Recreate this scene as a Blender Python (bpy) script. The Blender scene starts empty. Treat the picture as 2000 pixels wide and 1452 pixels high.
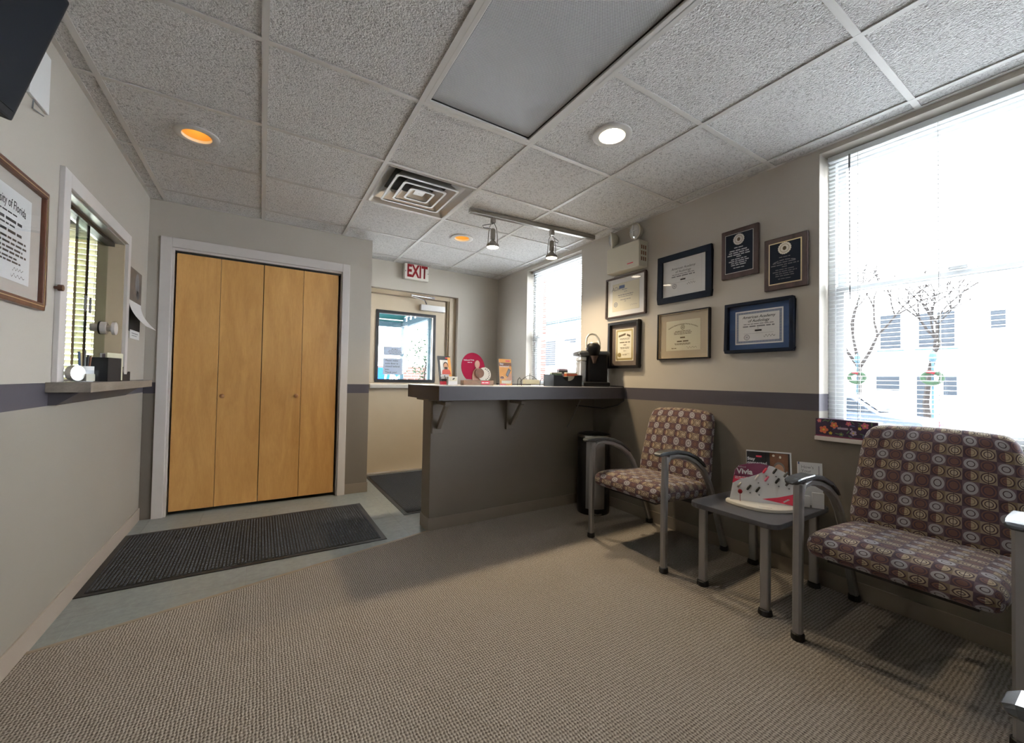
import bpy, bmesh, math, random
from mathutils import Vector, Matrix
random.seed(7)
SC = bpy.context.scene
COL = SC.collection
PI = math.pi

# ------------------------------------------------------------------ camera, world, exposure
F_PX = 784.15
cam_d = bpy.data.cameras.new('camera')
cam = bpy.data.objects.new('camera', cam_d); COL.objects.link(cam)
cam_d.sensor_fit = 'HORIZONTAL'; cam_d.sensor_width = 36.0
cam_d.lens = F_PX / 2000.0 * 36.0
cam_d.clip_start = 0.02; cam_d.clip_end = 300
_ri = Vector((0.84819455, -0.52938151, 0.01792284)); _up = Vector((-0.02652481, -0.00865601, 0.99961068)); _fw = Vector((0.52902027, 0.84833973, 0.02138372))
M = Matrix.Identity(4)
for i in range(3):
    M[i][0] = _ri[i]; M[i][1] = _up[i]; M[i][2] = -_fw[i]
M[2][3] = 1.05
cam.matrix_world = M
SC.camera = cam

w = bpy.data.worlds.new('overcast_sky'); SC.world = w; w.use_nodes = True
bg = w.node_tree.nodes['Background']
bg.inputs[0].default_value = (0.90, 0.955, 1.0, 1); bg.inputs[1].default_value = 21.0
SC.view_settings.view_transform = 'Standard'; SC.view_settings.look = 'None'
SC.view_settings.exposure = 0.85; SC.view_settings.gamma = 1.0; SC.view_settings.use_curve_mapping = False
SC.cycles.max_bounces = 9; SC.cycles.diffuse_bounces = 5; SC.cycles.glossy_bounces = 4
SC.cycles.transparent_max_bounces = 24; SC.cycles.transmission_bounces = 6
SC.cycles.sample_clamp_indirect = 6.0
CAN_W = 9.0; TRACK_W = 46.0

# ------------------------------------------------------------------ room numbers (metres, camera stands at x=0 y=0)
XL, XR, YC, YF, YB, CH = -0.72, 2.519, 3.852, 4.41, -0.62, 2.321
GX, GY, T = -0.6303, 1.7801, 0.6096

# ------------------------------------------------------------------ material helpers
def new_mat(name):
    m = bpy.data.materials.new(name); m.use_nodes = True
    nt = m.node_tree; b = nt.nodes['Principled BSDF']
    return m, nt, b
def N(nt, typ, **kw):
    n = nt.nodes.new(typ)
    for k, v in kw.items():
        if k.startswith('i_'): n.inputs[k[2:].replace('_', ' ')].default_value = v
        else: setattr(n, k, v)
    return n
def c4(c): return (c[0], c[1], c[2], 1)
def math_n(nt, op, a, b=None, c=None):
    n = nt.nodes.new('ShaderNodeMath'); n.operation = op
    for i, v in enumerate((a, b, c)):
        if v is None: continue
        if isinstance(v, (int, float)): n.inputs[i].default_value = v
        else: nt.links.new(v, n.inputs[i])
    return n.outputs[0]
def mix_n(nt, fac, a, b):
    n = nt.nodes.new('ShaderNodeMix'); n.data_type = 'RGBA'
    if isinstance(fac, (int, float)): n.inputs[0].default_value = fac
    else: nt.links.new(fac, n.inputs[0])
    for i, v in ((6, a), (7, b)):
        if isinstance(v, tuple): n.inputs[i].default_value = c4(v)
        else: nt.links.new(v, n.inputs[i])
    return n.outputs[2]
def mat(name, col, rough=0.6, metal=0.0, var=0.06, vscale=12.0, bump=0.0, bscale=200.0, spec=0.5, coat=0.0, stretch=None):
    """plain surface: slight colour variation and optional fine relief, all from noise"""
    m, nt, b = new_mat(name)
    tc = N(nt, 'ShaderNodeTexCoord')
    src = tc.outputs['Object']
    if stretch:
        mp = N(nt, 'ShaderNodeMapping'); mp.inputs['Scale'].default_value = stretch; nt.links.new(src, mp.inputs[0]); src = mp.outputs[0]
    nz = N(nt, 'ShaderNodeTexNoise'); nz.inputs['Scale'].default_value = vscale; nz.inputs['Detail'].default_value = 4
    nt.links.new(src, nz.inputs['Vector'])
    lo = tuple(max(0, x * (1 - var)) for x in col); hi = tuple(min(1, x * (1 + var)) for x in col)
    nt.links.new(mix_n(nt, nz.outputs['Fac'], lo, hi), b.inputs['Base Color'])
    b.inputs['Roughness'].default_value = rough; b.inputs['Metallic'].default_value = metal
    b.inputs['Specular IOR Level'].default_value = spec; b.inputs['Coat Weight'].default_value = coat
    if bump:
        n2 = N(nt, 'ShaderNodeTexNoise'); n2.inputs['Scale'].default_value = bscale; n2.inputs['Detail'].default_value = 3
        nt.links.new(src, n2.inputs['Vector'])
        bp = N(nt, 'ShaderNodeBump'); bp.inputs['Strength'].default_value = bump; bp.inputs['Distance'].default_value = 0.002
        nt.links.new(n2.outputs['Fac'], bp.inputs['Height']); nt.links.new(bp.outputs[0], b.inputs['Normal'])
    return m
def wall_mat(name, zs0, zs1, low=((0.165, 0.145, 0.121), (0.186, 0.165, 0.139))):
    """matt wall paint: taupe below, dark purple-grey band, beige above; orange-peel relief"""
    m, nt, b = new_mat(name)
    g = N(nt, 'ShaderNodeNewGeometry'); sx = N(nt, 'ShaderNodeSeparateXYZ'); nt.links.new(g.outputs['Position'], sx.inputs[0])
    nz = N(nt, 'ShaderNodeTexNoise'); nz.inputs['Scale'].default_value = 2.5; nt.links.new(g.outputs['Position'], nz.inputs['Vector'])
    up = mix_n(nt, nz.outputs['Fac'], (0.415, 0.382, 0.335), (0.445, 0.412, 0.365))
    lo = mix_n(nt, nz.outputs['Fac'], *low)
    a = math_n(nt, 'GREATER_THAN', sx.outputs[2], zs0); c = math_n(nt, 'GREATER_THAN', sx.outputs[2], zs1)
    m1 = mix_n(nt, a, lo, (0.066, 0.060, 0.075)); m2 = mix_n(nt, c, m1, up)
    nt.links.new(m2, b.inputs['Base Color']); b.inputs['Roughness'].default_value = 0.62; b.inputs['Specular IOR Level'].default_value = 0.35
    n2 = N(nt, 'ShaderNodeTexNoise'); n2.inputs['Scale'].default_value = 260; n2.inputs['Detail'].default_value = 2; nt.links.new(g.outputs['Position'], n2.inputs['Vector'])
    bp = N(nt, 'ShaderNodeBump'); bp.inputs['Strength'].default_value = 0.12; bp.inputs['Distance'].default_value = 0.002
    nt.links.new(n2.outputs['Fac'], bp.inputs['Height']); nt.links.new(bp.outputs[0], b.inputs['Normal'])
    return m
def wood_mat(name, c0, c1, axis=2, scale=9.0, rough=0.42, coat=0.15):
    m, nt, b = new_mat(name)
    tc = N(nt, 'ShaderNodeTexCoord'); mp = N(nt, 'ShaderNodeMapping')
    sc = [1.0, 1.0, 1.0]; sc[axis] = 0.16; mp.inputs['Scale'].default_value = sc
    oi = N(nt, 'ShaderNodeObjectInfo'); vm = N(nt, 'ShaderNodeVectorMath'); vm.operation = 'ADD'
    cx = N(nt, 'ShaderNodeCombineXYZ'); rr = math_n(nt, 'MULTIPLY', oi.outputs['Random'], 17.0)
    for i in range(3): nt.links.new(rr, cx.inputs[i])
    nt.links.new(tc.outputs['Object'], vm.inputs[0]); nt.links.new(cx.outputs[0], vm.inputs[1]); nt.links.new(vm.outputs[0], mp.inputs[0])
    n1 = N(nt, 'ShaderNodeTexNoise'); n1.inputs['Scale'].default_value = scale; n1.inputs['Detail'].default_value = 6; n1.inputs['Distortion'].default_value = 1.2
    n2 = N(nt, 'ShaderNodeTexNoise'); n2.inputs['Scale'].default_value = scale * 14; n2.inputs['Detail'].default_value = 3
    nt.links.new(mp.outputs[0], n1.inputs['Vector']); nt.links.new(mp.outputs[0], n2.inputs['Vector'])
    f = math_n(nt, 'ADD', math_n(nt, 'MULTIPLY', n1.outputs['Fac'], 0.75), math_n(nt, 'MULTIPLY', n2.outputs['Fac'], 0.25))
    rp = N(nt, 'ShaderNodeValToRGB'); rp.color_ramp.elements[0].position = 0.34; rp.color_ramp.elements[1].position = 0.66
    rp.color_ramp.elements[0].color = c4(c0); rp.color_ramp.elements[1].color = c4(c1); nt.links.new(f, rp.inputs[0])
    nt.links.new(rp.outputs[0], b.inputs['Base Color']); b.inputs['Roughness'].default_value = rough; b.inputs['Coat Weight'].default_value = coat; b.inputs['Coat Roughness'].default_value = 0.3
    return m
def glass_mat(name, tint=(1, 1, 1), refl=1.0, rough=0.02):
    """thin clear pane: transparent with a Fresnel reflection"""
    m = bpy.data.materials.new(name); m.use_nodes = True; nt = m.node_tree; nt.nodes.clear()
    out = N(nt, 'ShaderNodeOutputMaterial'); tr = N(nt, 'ShaderNodeBsdfTransparent'); gl = N(nt, 'ShaderNodeBsdfGlossy')
    tr.inputs[0].default_value = c4(tint); gl.inputs[1].default_value = rough
    lw = N(nt, 'ShaderNodeLayerWeight'); lw.inputs[0].default_value = 0.5; mx = N(nt, 'ShaderNodeMixShader')   # Schlick reflectance, same from both faces
    sch = math_n(nt, 'MULTIPLY_ADD', math_n(nt, 'POWER', lw.outputs['Facing'], 5.0), 0.96, 0.04)
    nt.links.new(math_n(nt, 'MULTIPLY', sch, refl), mx.inputs[0]); nt.links.new(tr.outputs[0], mx.inputs[1]); nt.links.new(gl.outputs[0], mx.inputs[2]); nt.links.new(mx.outputs[0], out.inputs[0])
    return m
def emit_mat(name, col, s):
    m = bpy.data.materials.new(name); m.use_nodes = True; nt = m.node_tree; nt.nodes.clear()
    out = N(nt, 'ShaderNodeOutputMaterial'); e = N(nt, 'ShaderNodeEmission'); e.inputs[0].default_value = c4(col); e.inputs[1].default_value = s
    nt.links.new(e.outputs[0], out.inputs[0]); return m
def translucent_mat(name, col, fac=0.35, rough=0.5):
    m, nt, b = new_mat(name); b.inputs['Base Color'].default_value = c4(col); b.inputs['Roughness'].default_value = rough
    t = N(nt, 'ShaderNodeBsdfTranslucent'); t.inputs[0].default_value = c4(col); mx = N(nt, 'ShaderNodeMixShader'); mx.inputs[0].default_value = fac
    out = nt.nodes['Material Output']; nt.links.new(b.outputs[0], mx.inputs[1]); nt.links.new(t.outputs[0], mx.inputs[2]); nt.links.new(mx.outputs[0], out.inputs[0])
    return m
def tile_mat(name):
    """stippled acoustic tile: lumpy relief with small dark pits"""
    m, nt, b = new_mat(name)
    g = N(nt, 'ShaderNodeNewGeometry')
    n1 = N(nt, 'ShaderNodeTexNoise'); n1.inputs['Scale'].default_value = 78; n1.inputs['Detail'].default_value = 3; n1.inputs['Roughness'].default_value = 0.6; n1.inputs['Distortion'].default_value = 1.5
    n2 = N(nt, 'ShaderNodeTexVoronoi'); n2.inputs['Scale'].default_value = 110
    nt.links.new(g.outputs['Position'], n1.inputs['Vector']); nt.links.new(g.outputs['Position'], n2.inputs['Vector'])
    rp = N(nt, 'ShaderNodeValToRGB'); rp.color_ramp.elements[0].position = 0.36; rp.color_ramp.elements[1].position = 0.5
    rp.color_ramp.elements[0].color = c4((0.58, 0.57, 0.565)); rp.color_ramp.elements[1].color = c4((0.90, 0.89, 0.885)); nt.links.new(n1.outputs['Fac'], rp.inputs[0])
    nt.links.new(rp.outputs[0], b.inputs['Base Color']); b.inputs['Roughness'].default_value = 0.95; b.inputs['Specular IOR Level'].default_value = 0.1
    h = math_n(nt, 'ADD', n1.outputs['Fac'], math_n(nt, 'MULTIPLY', n2.outputs['Distance'], -0.35))
    bp = N(nt, 'ShaderNodeBump'); bp.inputs['Strength'].default_value = 1.0; bp.inputs['Distance'].default_value = 0.016
    nt.links.new(h, bp.inputs['Height']); nt.links.new(bp.outputs[0], b.inputs['Normal'])
    return m
def carpet_mat(name):
    """loop-pile carpet: rows of small beige loops with dark gaps between"""
    m, nt, b = new_mat(name)
    g = N(nt, 'ShaderNodeNewGeometry'); sx = N(nt, 'ShaderNodeSeparateXYZ')
    nz = N(nt, 'ShaderNodeTexNoise'); nz.inputs['Scale'].default_value = 55; nz.inputs['Detail'].default_value = 2; nt.links.new(g.outputs['Position'], nz.inputs['Vector'])
    vm = N(nt, 'ShaderNodeVectorMath'); vm.operation = 'MULTIPLY_ADD'; nt.links.new(nz.outputs['Color'], vm.inputs[0]); vm.inputs[1].default_value = (0.009, 0.009, 0); nt.links.new(g.outputs['Position'], vm.inputs[2])
    nt.links.new(vm.outputs[0], sx.inputs[0])
    X = math_n(nt, 'MULTIPLY', sx.outputs[0], 2 * PI / 0.0098); Y = math_n(nt, 'MULTIPLY', sx.outputs[1], 2 * PI / 0.0125)
    hx = math_n(nt, 'SINE', X); hy = math_n(nt, 'SINE', math_n(nt, 'ADD', Y, math_n(nt, 'MULTIPLY', hx, 0.5)))
    h = math_n(nt, 'MULTIPLY_ADD', math_n(nt, 'ADD', math_n(nt, 'MULTIPLY', hx, 0.55), math_n(nt, 'MULTIPLY', hy, 0.45)), 0.5, 0.5)
    n3 = N(nt, 'ShaderNodeTexNoise'); n3.inputs['Scale'].default_value = 170; n3.inputs['Detail'].default_value = 3; nt.links.new(g.outputs['Position'], n3.inputs['Vector'])
    h2 = math_n(nt, 'ADD', math_n(nt, 'MULTIPLY', h, 0.58), math_n(nt, 'MULTIPLY', n3.outputs['Fac'], 0.60))
    rp = N(nt, 'ShaderNodeValToRGB'); cr = rp.color_ramp
    cr.elements[0].position = 0.22; cr.elements[0].color = c4((0.058, 0.050, 0.044)); cr.elements[1].position = 0.80; cr.elements[1].color = c4((0.44, 0.40, 0.358))
    e = cr.elements.new(0.5); e.color = c4((0.236, 0.211, 0.187)); nt.links.new(h2, rp.inputs[0])
    n4 = N(nt, 'ShaderNodeTexNoise'); n4.inputs['Scale'].default_value = 1.6; n4.inputs['Detail'].default_value = 3; nt.links.new(g.outputs['Position'], n4.inputs['Vector'])
    cc = mix_n(nt, math_n(nt, 'MULTIPLY', n4.outputs['Fac'], 0.25), rp.outputs[0], (0.215, 0.19, 0.17))
    nt.links.new(cc, b.inputs['Base Color']); b.inputs['Roughness'].default_value = 1.0; b.inputs['Specular IOR Level'].default_value = 0.05
    bp = N(nt, 'ShaderNodeBump'); bp.inputs['Strength'].default_value = 0.8; bp.inputs['Distance'].default_value = 0.006
    nt.links.new(h2, bp.inputs['Height']); nt.links.new(bp.outputs[0], b.inputs['Normal'])
    return m
def vinyl_mat(name):
    """blue-grey vinyl composition tile with fine mottling; each tile its own tone"""
    m, nt, b = new_mat(name)
    g = N(nt, 'ShaderNodeNewGeometry'); oi = N(nt, 'ShaderNodeObjectInfo')
    n1 = N(nt, 'ShaderNodeTexNoise'); n1.inputs['Scale'].default_value = 26; n1.inputs['Detail'].default_value = 6; n1.inputs['Roughness'].default_value = 0.7; nt.links.new(g.outputs['Position'], n1.inputs['Vector'])
    rp = N(nt, 'ShaderNodeValToRGB'); rp.color_ramp.elements[0].position = 0.3; rp.color_ramp.elements[1].position = 0.72
    rp.color_ramp.elements[0].color = c4((0.185, 0.213, 0.218)); rp.color_ramp.elements[1].color = c4((0.275, 0.308, 0.312)); nt.links.new(n1.outputs['Fac'], rp.inputs[0])
    cc = mix_n(nt, math_n(nt, 'MULTIPLY', oi.outputs['Random'], 0.3), rp.outputs[0], (0.25, 0.272, 0.268))
    nt.links.new(cc, b.inputs['Base Color']); b.inputs['Roughness'].default_value = 0.34
    bp = N(nt, 'ShaderNodeBump'); bp.inputs['Strength'].default_value = 0.08; nt.links.new(n1.outputs['Fac'], bp.inputs['Height']); nt.links.new(bp.outputs[0], b.inputs['Normal'])
    return m
def fabric_mat(name):
    """woven upholstery: checker of plum, olive and cream squares holding ringed discs"""
    m, nt, b = new_mat(name)
    uv = N(nt, 'ShaderNodeUVMap'); uv.uv_map = 'UVMap'
    sx = N(nt, 'ShaderNodeSeparateXYZ'); nt.links.new(uv.outputs[0], sx.inputs[0])
    u = math_n(nt, 'MULTIPLY', sx.outputs[0], 1 / 0.049); v = math_n(nt, 'MULTIPLY', sx.outputs[1], 1 / 0.044)
    fu = math_n(nt, 'SUBTRACT', math_n(nt, 'FRACT', u), 0.5); fv = math_n(nt, 'SUBTRACT', math_n(nt, 'FRACT', v), 0.5)
    pu = math_n(nt, 'FLOORED_MODULO', math_n(nt, 'FLOOR', u), 2.0); pv = math_n(nt, 'FLOORED_MODULO', math_n(nt, 'FLOOR', v), 2.0)
    r = math_n(nt, 'SQRT', math_n(nt, 'ADD', math_n(nt, 'MULTIPLY', fu, fu), math_n(nt, 'MULTIPLY', fv, fv)))
    disc = math_n(nt, 'LESS_THAN', r, 0.44); inner = math_n(nt, 'LESS_THAN', r, 0.36); core = math_n(nt, 'LESS_THAN', r, 0.26); eye = math_n(nt, 'LESS_THAN', r, 0.20)
    right = math_n(nt, 'GREATER_THAN', fu, 0.0)
    line = math_n(nt, 'LESS_THAN', math_n(nt, 'ABSOLUTE', fu), 0.02)
    def rings(bg, ring, disk, ring2, cen):
        c = mix_n(nt, disc, bg, ring); c = mix_n(nt, inner, c, disk); c = mix_n(nt, core, c, ring2); return mix_n(nt, eye, c, cen)
    plum = (0.058, 0.034, 0.050); mauve = (0.118, 0.082, 0.094); dark = (0.040, 0.022, 0.028); olive = (0.17, 0.125, 0.078); cream = (0.37, 0.29, 0.19); tan = (0.255, 0.20, 0.145); rust = (0.145, 0.070, 0.056); grey = (0.33, 0.32, 0.335)
    t0 = rings(mauve, grey, grey, dark, grey)
    t1 = rings(plum, rust, plum, rust, (0.13, 0.065, 0.055))
    half = mix_n(nt, right, plum, olive)
    t2 = rings(half, dark, mix_n(nt, right, rust, cream), mix_n(nt, right, plum, olive), mix_n(nt, right, rust, cream))
    t3 = mix_n(nt, line, rings(tan, dark, (0.38, 0.31, 0.21), dark, (0.40, 0.34, 0.25)), dark)
    a = mix_n(nt, pu, t0, t1); c = mix_n(nt, pu, t2, t3); col = mix_n(nt, pv, a, c)
    nz = N(nt, 'ShaderNodeTexNoise'); nz.inputs['Scale'].default_value = 900; nt.links.new(uv.outputs[0], nz.inputs['Vector'])
    col2 = mix_n(nt, math_n(nt, 'MULTIPLY', nz.outputs['Fac'], 0.22), col, (0.085, 0.060, 0.070))
    nt.links.new(col2, b.inputs['Base Color']); b.inputs['Roughness'].default_value = 0.85; b.inputs['Specular IOR Level'].default_value = 0.2
    b.inputs['Sheen Weight'].default_value = 0.15
    bp = N(nt, 'ShaderNodeBump'); bp.inputs['Strength'].default_value = 0.25; bp.inputs['Distance'].default_value = 0.001; nt.links.new(nz.outputs['Fac'], bp.inputs['Height']); nt.links.new(bp.outputs[0], b.inputs['Normal'])
    return m
def diffuser_mat(name):
    """prismatic acrylic light lens: fine square dimples over pale grey plastic"""
    m, nt, b = new_mat(name)
    g = N(nt, 'ShaderNodeNewGeometry'); sx = N(nt, 'ShaderNodeSeparateXYZ'); nt.links.new(g.outputs['Position'], sx.inputs[0])
    a = math_n(nt, 'SINE', math_n(nt, 'MULTIPLY', sx.outputs[0], 2 * PI / 0.008)); c = math_n(nt, 'SINE', math_n(nt, 'MULTIPLY', sx.outputs[1], 2 * PI / 0.008))
    h = math_n(nt, 'MULTIPLY', a, c)
    nt.links.new(mix_n(nt, math_n(nt, 'MULTIPLY_ADD', h, 0.5, 0.5), (0.36, 0.365, 0.375), (0.60, 0.605, 0.615)), b.inputs['Base Color']); b.inputs['Roughness'].default_value = 0.22
    bp = N(nt, 'ShaderNodeBump'); bp.inputs['Strength'].default_value = 0.5; bp.inputs['Distance'].default_value = 0.003; nt.links.new(h, bp.inputs['Height']); nt.links.new(bp.outputs[0], b.inputs['Normal'])
    return m

MT = {}
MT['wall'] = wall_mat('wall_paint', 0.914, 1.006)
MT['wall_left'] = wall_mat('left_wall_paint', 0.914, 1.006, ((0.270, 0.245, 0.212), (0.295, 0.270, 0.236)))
MT['wall_closet'] = wall_mat('closet_wall_paint', 0.907, 0.987)
MT['wall_plain'] = mat('beige_paint', (0.45, 0.415, 0.36), 0.62, var=0.03, vscale=3, bump=0.1, bscale=260)
MT['lower'] = mat('taupe_paint', (0.176, 0.150, 0.120), 0.55, var=0.05, vscale=3, bump=0.1, bscale=260)
MT['base'] = mat('taupe_cove_base', (0.235, 0.20, 0.162), 0.38, var=0.04)
MT['base_light'] = mat('beige_cove_base', (0.36, 0.31, 0.265), 0.4, var=0.04)
MT['fascia'] = mat('dark_laminate', (0.058, 0.053, 0.061), 0.45, var=0.08, vscale=30, spec=0.3)
MT['ctop'] = mat('pale_laminate', (0.42, 0.41, 0.41), 0.3, var=0.05, vscale=40)
MT['trim'] = mat('white_trim_paint', (0.62, 0.585, 0.57), 0.4, var=0.03)
MT['jamb'] = mat('cream_jamb_paint', (0.56, 0.46, 0.32), 0.45, var=0.05)
MT['doorp'] = mat('door_paint', (0.52, 0.43, 0.31), 0.42, var=0.06, vscale=5)
MT['doorframe'] = mat('door_frame_paint', (0.40, 0.315, 0.215), 0.42, var=0.05)
MT['maple'] = wood_mat('maple_veneer', (0.50, 0.255, 0.072), (0.64, 0.36, 0.118))
MT['knob_wood'] = wood_mat('knob_wood', (0.30, 0.13, 0.045), (0.42, 0.20, 0.07), 0, 30)
MT['dark_wood'] = wood_mat('dark_wood', (0.03, 0.016, 0.012), (0.065, 0.035, 0.027), 0, 20, 0.35)
MT['plaque_wood'] = wood_mat('plaque_wood', (0.035, 0.018, 0.018), (0.075, 0.042, 0.038), 2, 20, 0.4)
MT['red_wood'] = wood_mat('red_brown_wood', (0.05, 0.017, 0.01), (0.13, 0.045, 0.025), 2, 20, 0.3)
MT['shelf_wood'] = wood_mat('grey_brown_shelf', (0.17, 0.145, 0.12), (0.25, 0.215, 0.18), 1, 14, 0.5, 0.0)
MT['display_wood'] = wood_mat('walnut_base', (0.13, 0.055, 0.02), (0.27, 0.13, 0.055), 0, 22, 0.4)
MT['tile'] = tile_mat('acoustic_tile'); MT['tee'] = mat('grid_paint', (0.66, 0.645, 0.625), 0.45, var=0.02)
MT['carpet'] = carpet_mat('loop_carpet'); MT['vinyl'] = vinyl_mat('vinyl_tile'); MT['grout'] = mat('vinyl_joint', (0.14, 0.15, 0.15), 0.7)
MT['strip'] = mat('transition_strip', (0.27, 0.225, 0.165), 0.4, var=0.12, vscale=20)
MT['rubber'] = mat('black_rubber', (0.012, 0.0125, 0.015), 0.45, var=0.2)
MT['mat_pile'] = mat('charcoal_mat_pile', (0.052, 0.058, 0.070), 0.9, var=0.55, vscale=160, bump=0.8, bscale=400)
MT['fabric'] = fabric_mat('circle_upholstery')
MT['steel'] = mat('silver_powder_coat', (0.33, 0.325, 0.33), 0.36, 0.6, var=0.03)
MT['armcap'] = mat('charcoal_arm_plastic', (0.085, 0.092, 0.10), 0.26, 0.35, var=0.05)
MT['black'] = mat('black_plastic', (0.010, 0.010, 0.012), 0.32, var=0.2)
MT['deep_black'] = mat('deep_black_plastic', (0.004, 0.004, 0.005), 0.45, var=0.2, spec=0.15)
MT['black_matt'] = mat('black_matt', (0.010, 0.010, 0.011), 0.7, var=0.2)
MT['screen'] = mat('dark_screen', (0.003, 0.005, 0.009), 0.5, var=0.1, spec=0.1)
MT['table'] = mat('charcoal_laminate', (0.075, 0.075, 0.085), 0.42, var=0.1, vscale=60)
MT['chrome'] = mat('brushed_steel', (0.55, 0.55, 0.56), 0.22, 1.0, var=0.05)
MT['bin_steel'] = mat('dark_brushed_steel', (0.30, 0.30, 0.31), 0.3, 0.85, var=0.05)
MT['nickel'] = mat('satin_nickel', (0.30, 0.28, 0.25), 0.35, 0.9, var=0.05)
MT['alu'] = mat('aluminium_diffuser', (0.62, 0.61, 0.60), 0.28, 0.55, var=0.05)
MT['white'] = mat('white_vinyl', (0.78, 0.79, 0.80), 0.35, var=0.02)
MT['slat'] = translucent_mat('white_slat', (0.80, 0.82, 0.83), 0.25); MT['slat_cream'] = translucent_mat('cream_slat', (0.84, 0.80, 0.66), 0.6)
MT['cord'] = mat('white_cord', (0.6, 0.6, 0.6), 0.7); MT['wand'] = mat('grey_wand', (0.16, 0.17, 0.18), 0.3)
MT['glass'] = glass_mat('clear_glass'); MT['pglass'] = glass_mat('picture_glass', (1, 1, 1), 0.9); MT['green_glass'] = glass_mat('sliding_glass', (0.90, 0.94, 0.90))
MT['acrylic'] = glass_mat('clear_acrylic', (0.94, 0.95, 0.96), 0.35, 0.15)
MT['paper'] = mat('white_paper', (0.72, 0.72, 0.73), 0.7, var=0.02); MT['backlit_paper'] = translucent_mat('thin_notice_paper', (0.50, 0.57, 0.70), 0.045)
MT['parchment'] = mat('parchment', (0.56, 0.53, 0.40), 0.7, var=0.04)
MT['ivory'] = mat('ivory_paper', (0.66, 0.62, 0.50), 0.7, var=0.03)
MT['mat_tan'] = mat('tan_mat_board', (0.42, 0.355, 0.265), 0.8, var=0.03); MT['mat_beige'] = mat('beige_mat_board', (0.50, 0.46, 0.42), 0.8, var=0.03)
MT['mat_brown'] = mat('brown_mat_board', (0.13, 0.10, 0.085), 0.8, var=0.05); MT['mat_blue'] = mat('blue_mat_board', (0.035, 0.075, 0.19), 0.8, var=0.06)
MT['navy'] = mat('navy_lacquer', (0.006, 0.011, 0.024), 0.5, var=0.1, spec=0.18); MT['ink'] = mat('black_ink', (0.03, 0.03, 0.035), 0.8); MT['ink_grey'] = mat('grey_ink', (0.22, 0.22, 0.24), 0.8)
MT['ink_blue'] = mat('blue_ink', (0.10, 0.14, 0.27), 0.8); MT['ink_gold'] = mat('gold_ink', (0.42, 0.34, 0.16), 0.45, 0.5); MT['ink_brown'] = mat('brown_ink', (0.12, 0.09, 0.05), 0.8)
MT['gold'] = mat('gold_metal', (0.62, 0.52, 0.33), 0.3, 0.8); MT['silver'] = mat('silver_foil', (0.62, 0.60, 0.55), 0.3, 0.7)
MT['pl_text'] = mat('plaque_silver_text', (0.42, 0.42, 0.44), 0.5); MT['pl_text2'] = mat('plaque_dim_text', (0.12, 0.12, 0.13), 0.5)
MT['sign_white'] = mat('sign_white', (0.72, 0.70, 0.64), 0.4); MT['outdoor_red'] = mat('deep_red', (0.05, 0.004, 0.006), 0.6, spec=0.04); MT['red'] = mat('exit_red', (0.19, 0.004, 0.008), 0.55, spec=0.2)
MT['almond'] = mat('almond_plastic', (0.52, 0.49, 0.40), 0.45, var=0.02); MT['lens'] = mat('lamp_lens', (0.55, 0.55, 0.53), 0.12, 0.4)
MT['gold_cone'] = mat('gold_reflector', (0.70, 0.43, 0.11), 0.4, 0.3, var=0.05); MT['pale_cone'] = mat('pale_reflector', (0.72, 0.66, 0.48), 0.3, 0.3)
MT['bulb_warm'] = emit_mat('warm_bulb', (1.0, 0.72, 0.36), 5.0); MT['bulb'] = emit_mat('bright_bulb', (1.0, 0.88, 0.66), 14.0)
MT['figure_pink'] = mat('pale_pink_print', (0.60, 0.34, 0.27), 0.6); MT['magenta'] = mat('crimson_print', (0.37, 0.008, 0.05), 0.55, spec=0.12, var=0.12, vscale=6); MT['plum_print'] = mat('plum_print', (0.19, 0.035, 0.085), 0.45, var=0.15, vscale=6)
MT['hot_red'] = mat('bright_red_print', (0.62, 0.03, 0.07), 0.4); MT['orange'] = mat('orange_print', (0.66, 0.30, 0.06), 0.5, var=0.2, vscale=25); MT['skin'] = mat('skin_tone_print', (0.50, 0.27, 0.17), 0.6, var=0.1)
MT['brownp'] = mat('brown_print', (0.16, 0.06, 0.025), 0.5, var=0.5, vscale=40); MT['dark_print'] = mat('dark_print', (0.018, 0.018, 0.022), 0.4); MT['grey_print'] = mat('grey_print', (0.16, 0.16, 0.17), 0.5, var=0.3, vscale=30)
MT['mark_grey'] = mat('mark_grey', (0.35, 0.30, 0.22), 0.6); MT['cream_p'] = mat('cream_plastic', (0.66, 0.62, 0.54), 0.4, var=0.02); MT['shirt'] = mat('red_shirt_print', (0.45, 0.06, 0.04), 0.6); MT['hair'] = mat('grey_hair_print', (0.17, 0.14, 0.12), 0.7, var=0.3, vscale=150); MT['beard'] = mat('dark_beard_print', (0.06, 0.04, 0.035), 0.7)
MT['purple'] = mat('purple_print', (0.035, 0.015, 0.05), 0.5); MT['pink'] = mat('pink_print', (0.55, 0.12, 0.18), 0.6); MT['coral'] = mat('coral_print', (0.60, 0.14, 0.06), 0.6); MT['leafp'] = mat('leaf_print', (0.10, 0.17, 0.09), 0.6); MT['lilac'] = mat('lilac_print', (0.42, 0.33, 0.45), 0.6); MT['yellow'] = mat('yellow_print', (0.6, 0.45, 0.06), 0.6)
MT['blue_sign'] = mat('blue_sign_paint', (0.006, 0.04, 0.17), 0.5, spec=0.04); MT['teal'] = mat('teal_canvas', (0.010, 0.060, 0.064), 0.6, spec=0.04, var=0.1); MT['teal_metal'] = mat('blue_grey_metal', (0.020, 0.036, 0.046), 0.5, spec=0.04)
MT['brick'] = mat('red_brick', (0.085, 0.036, 0.031), 0.8, spec=0.04, var=0.3, vscale=3); MT['asphalt'] = mat('pale_concrete', (0.60, 0.60, 0.60), 0.9, spec=0.04, bump=0.3, bscale=40); MT['clap'] = mat('white_clapboard', (0.75, 0.75, 0.75), 0.6)
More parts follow.
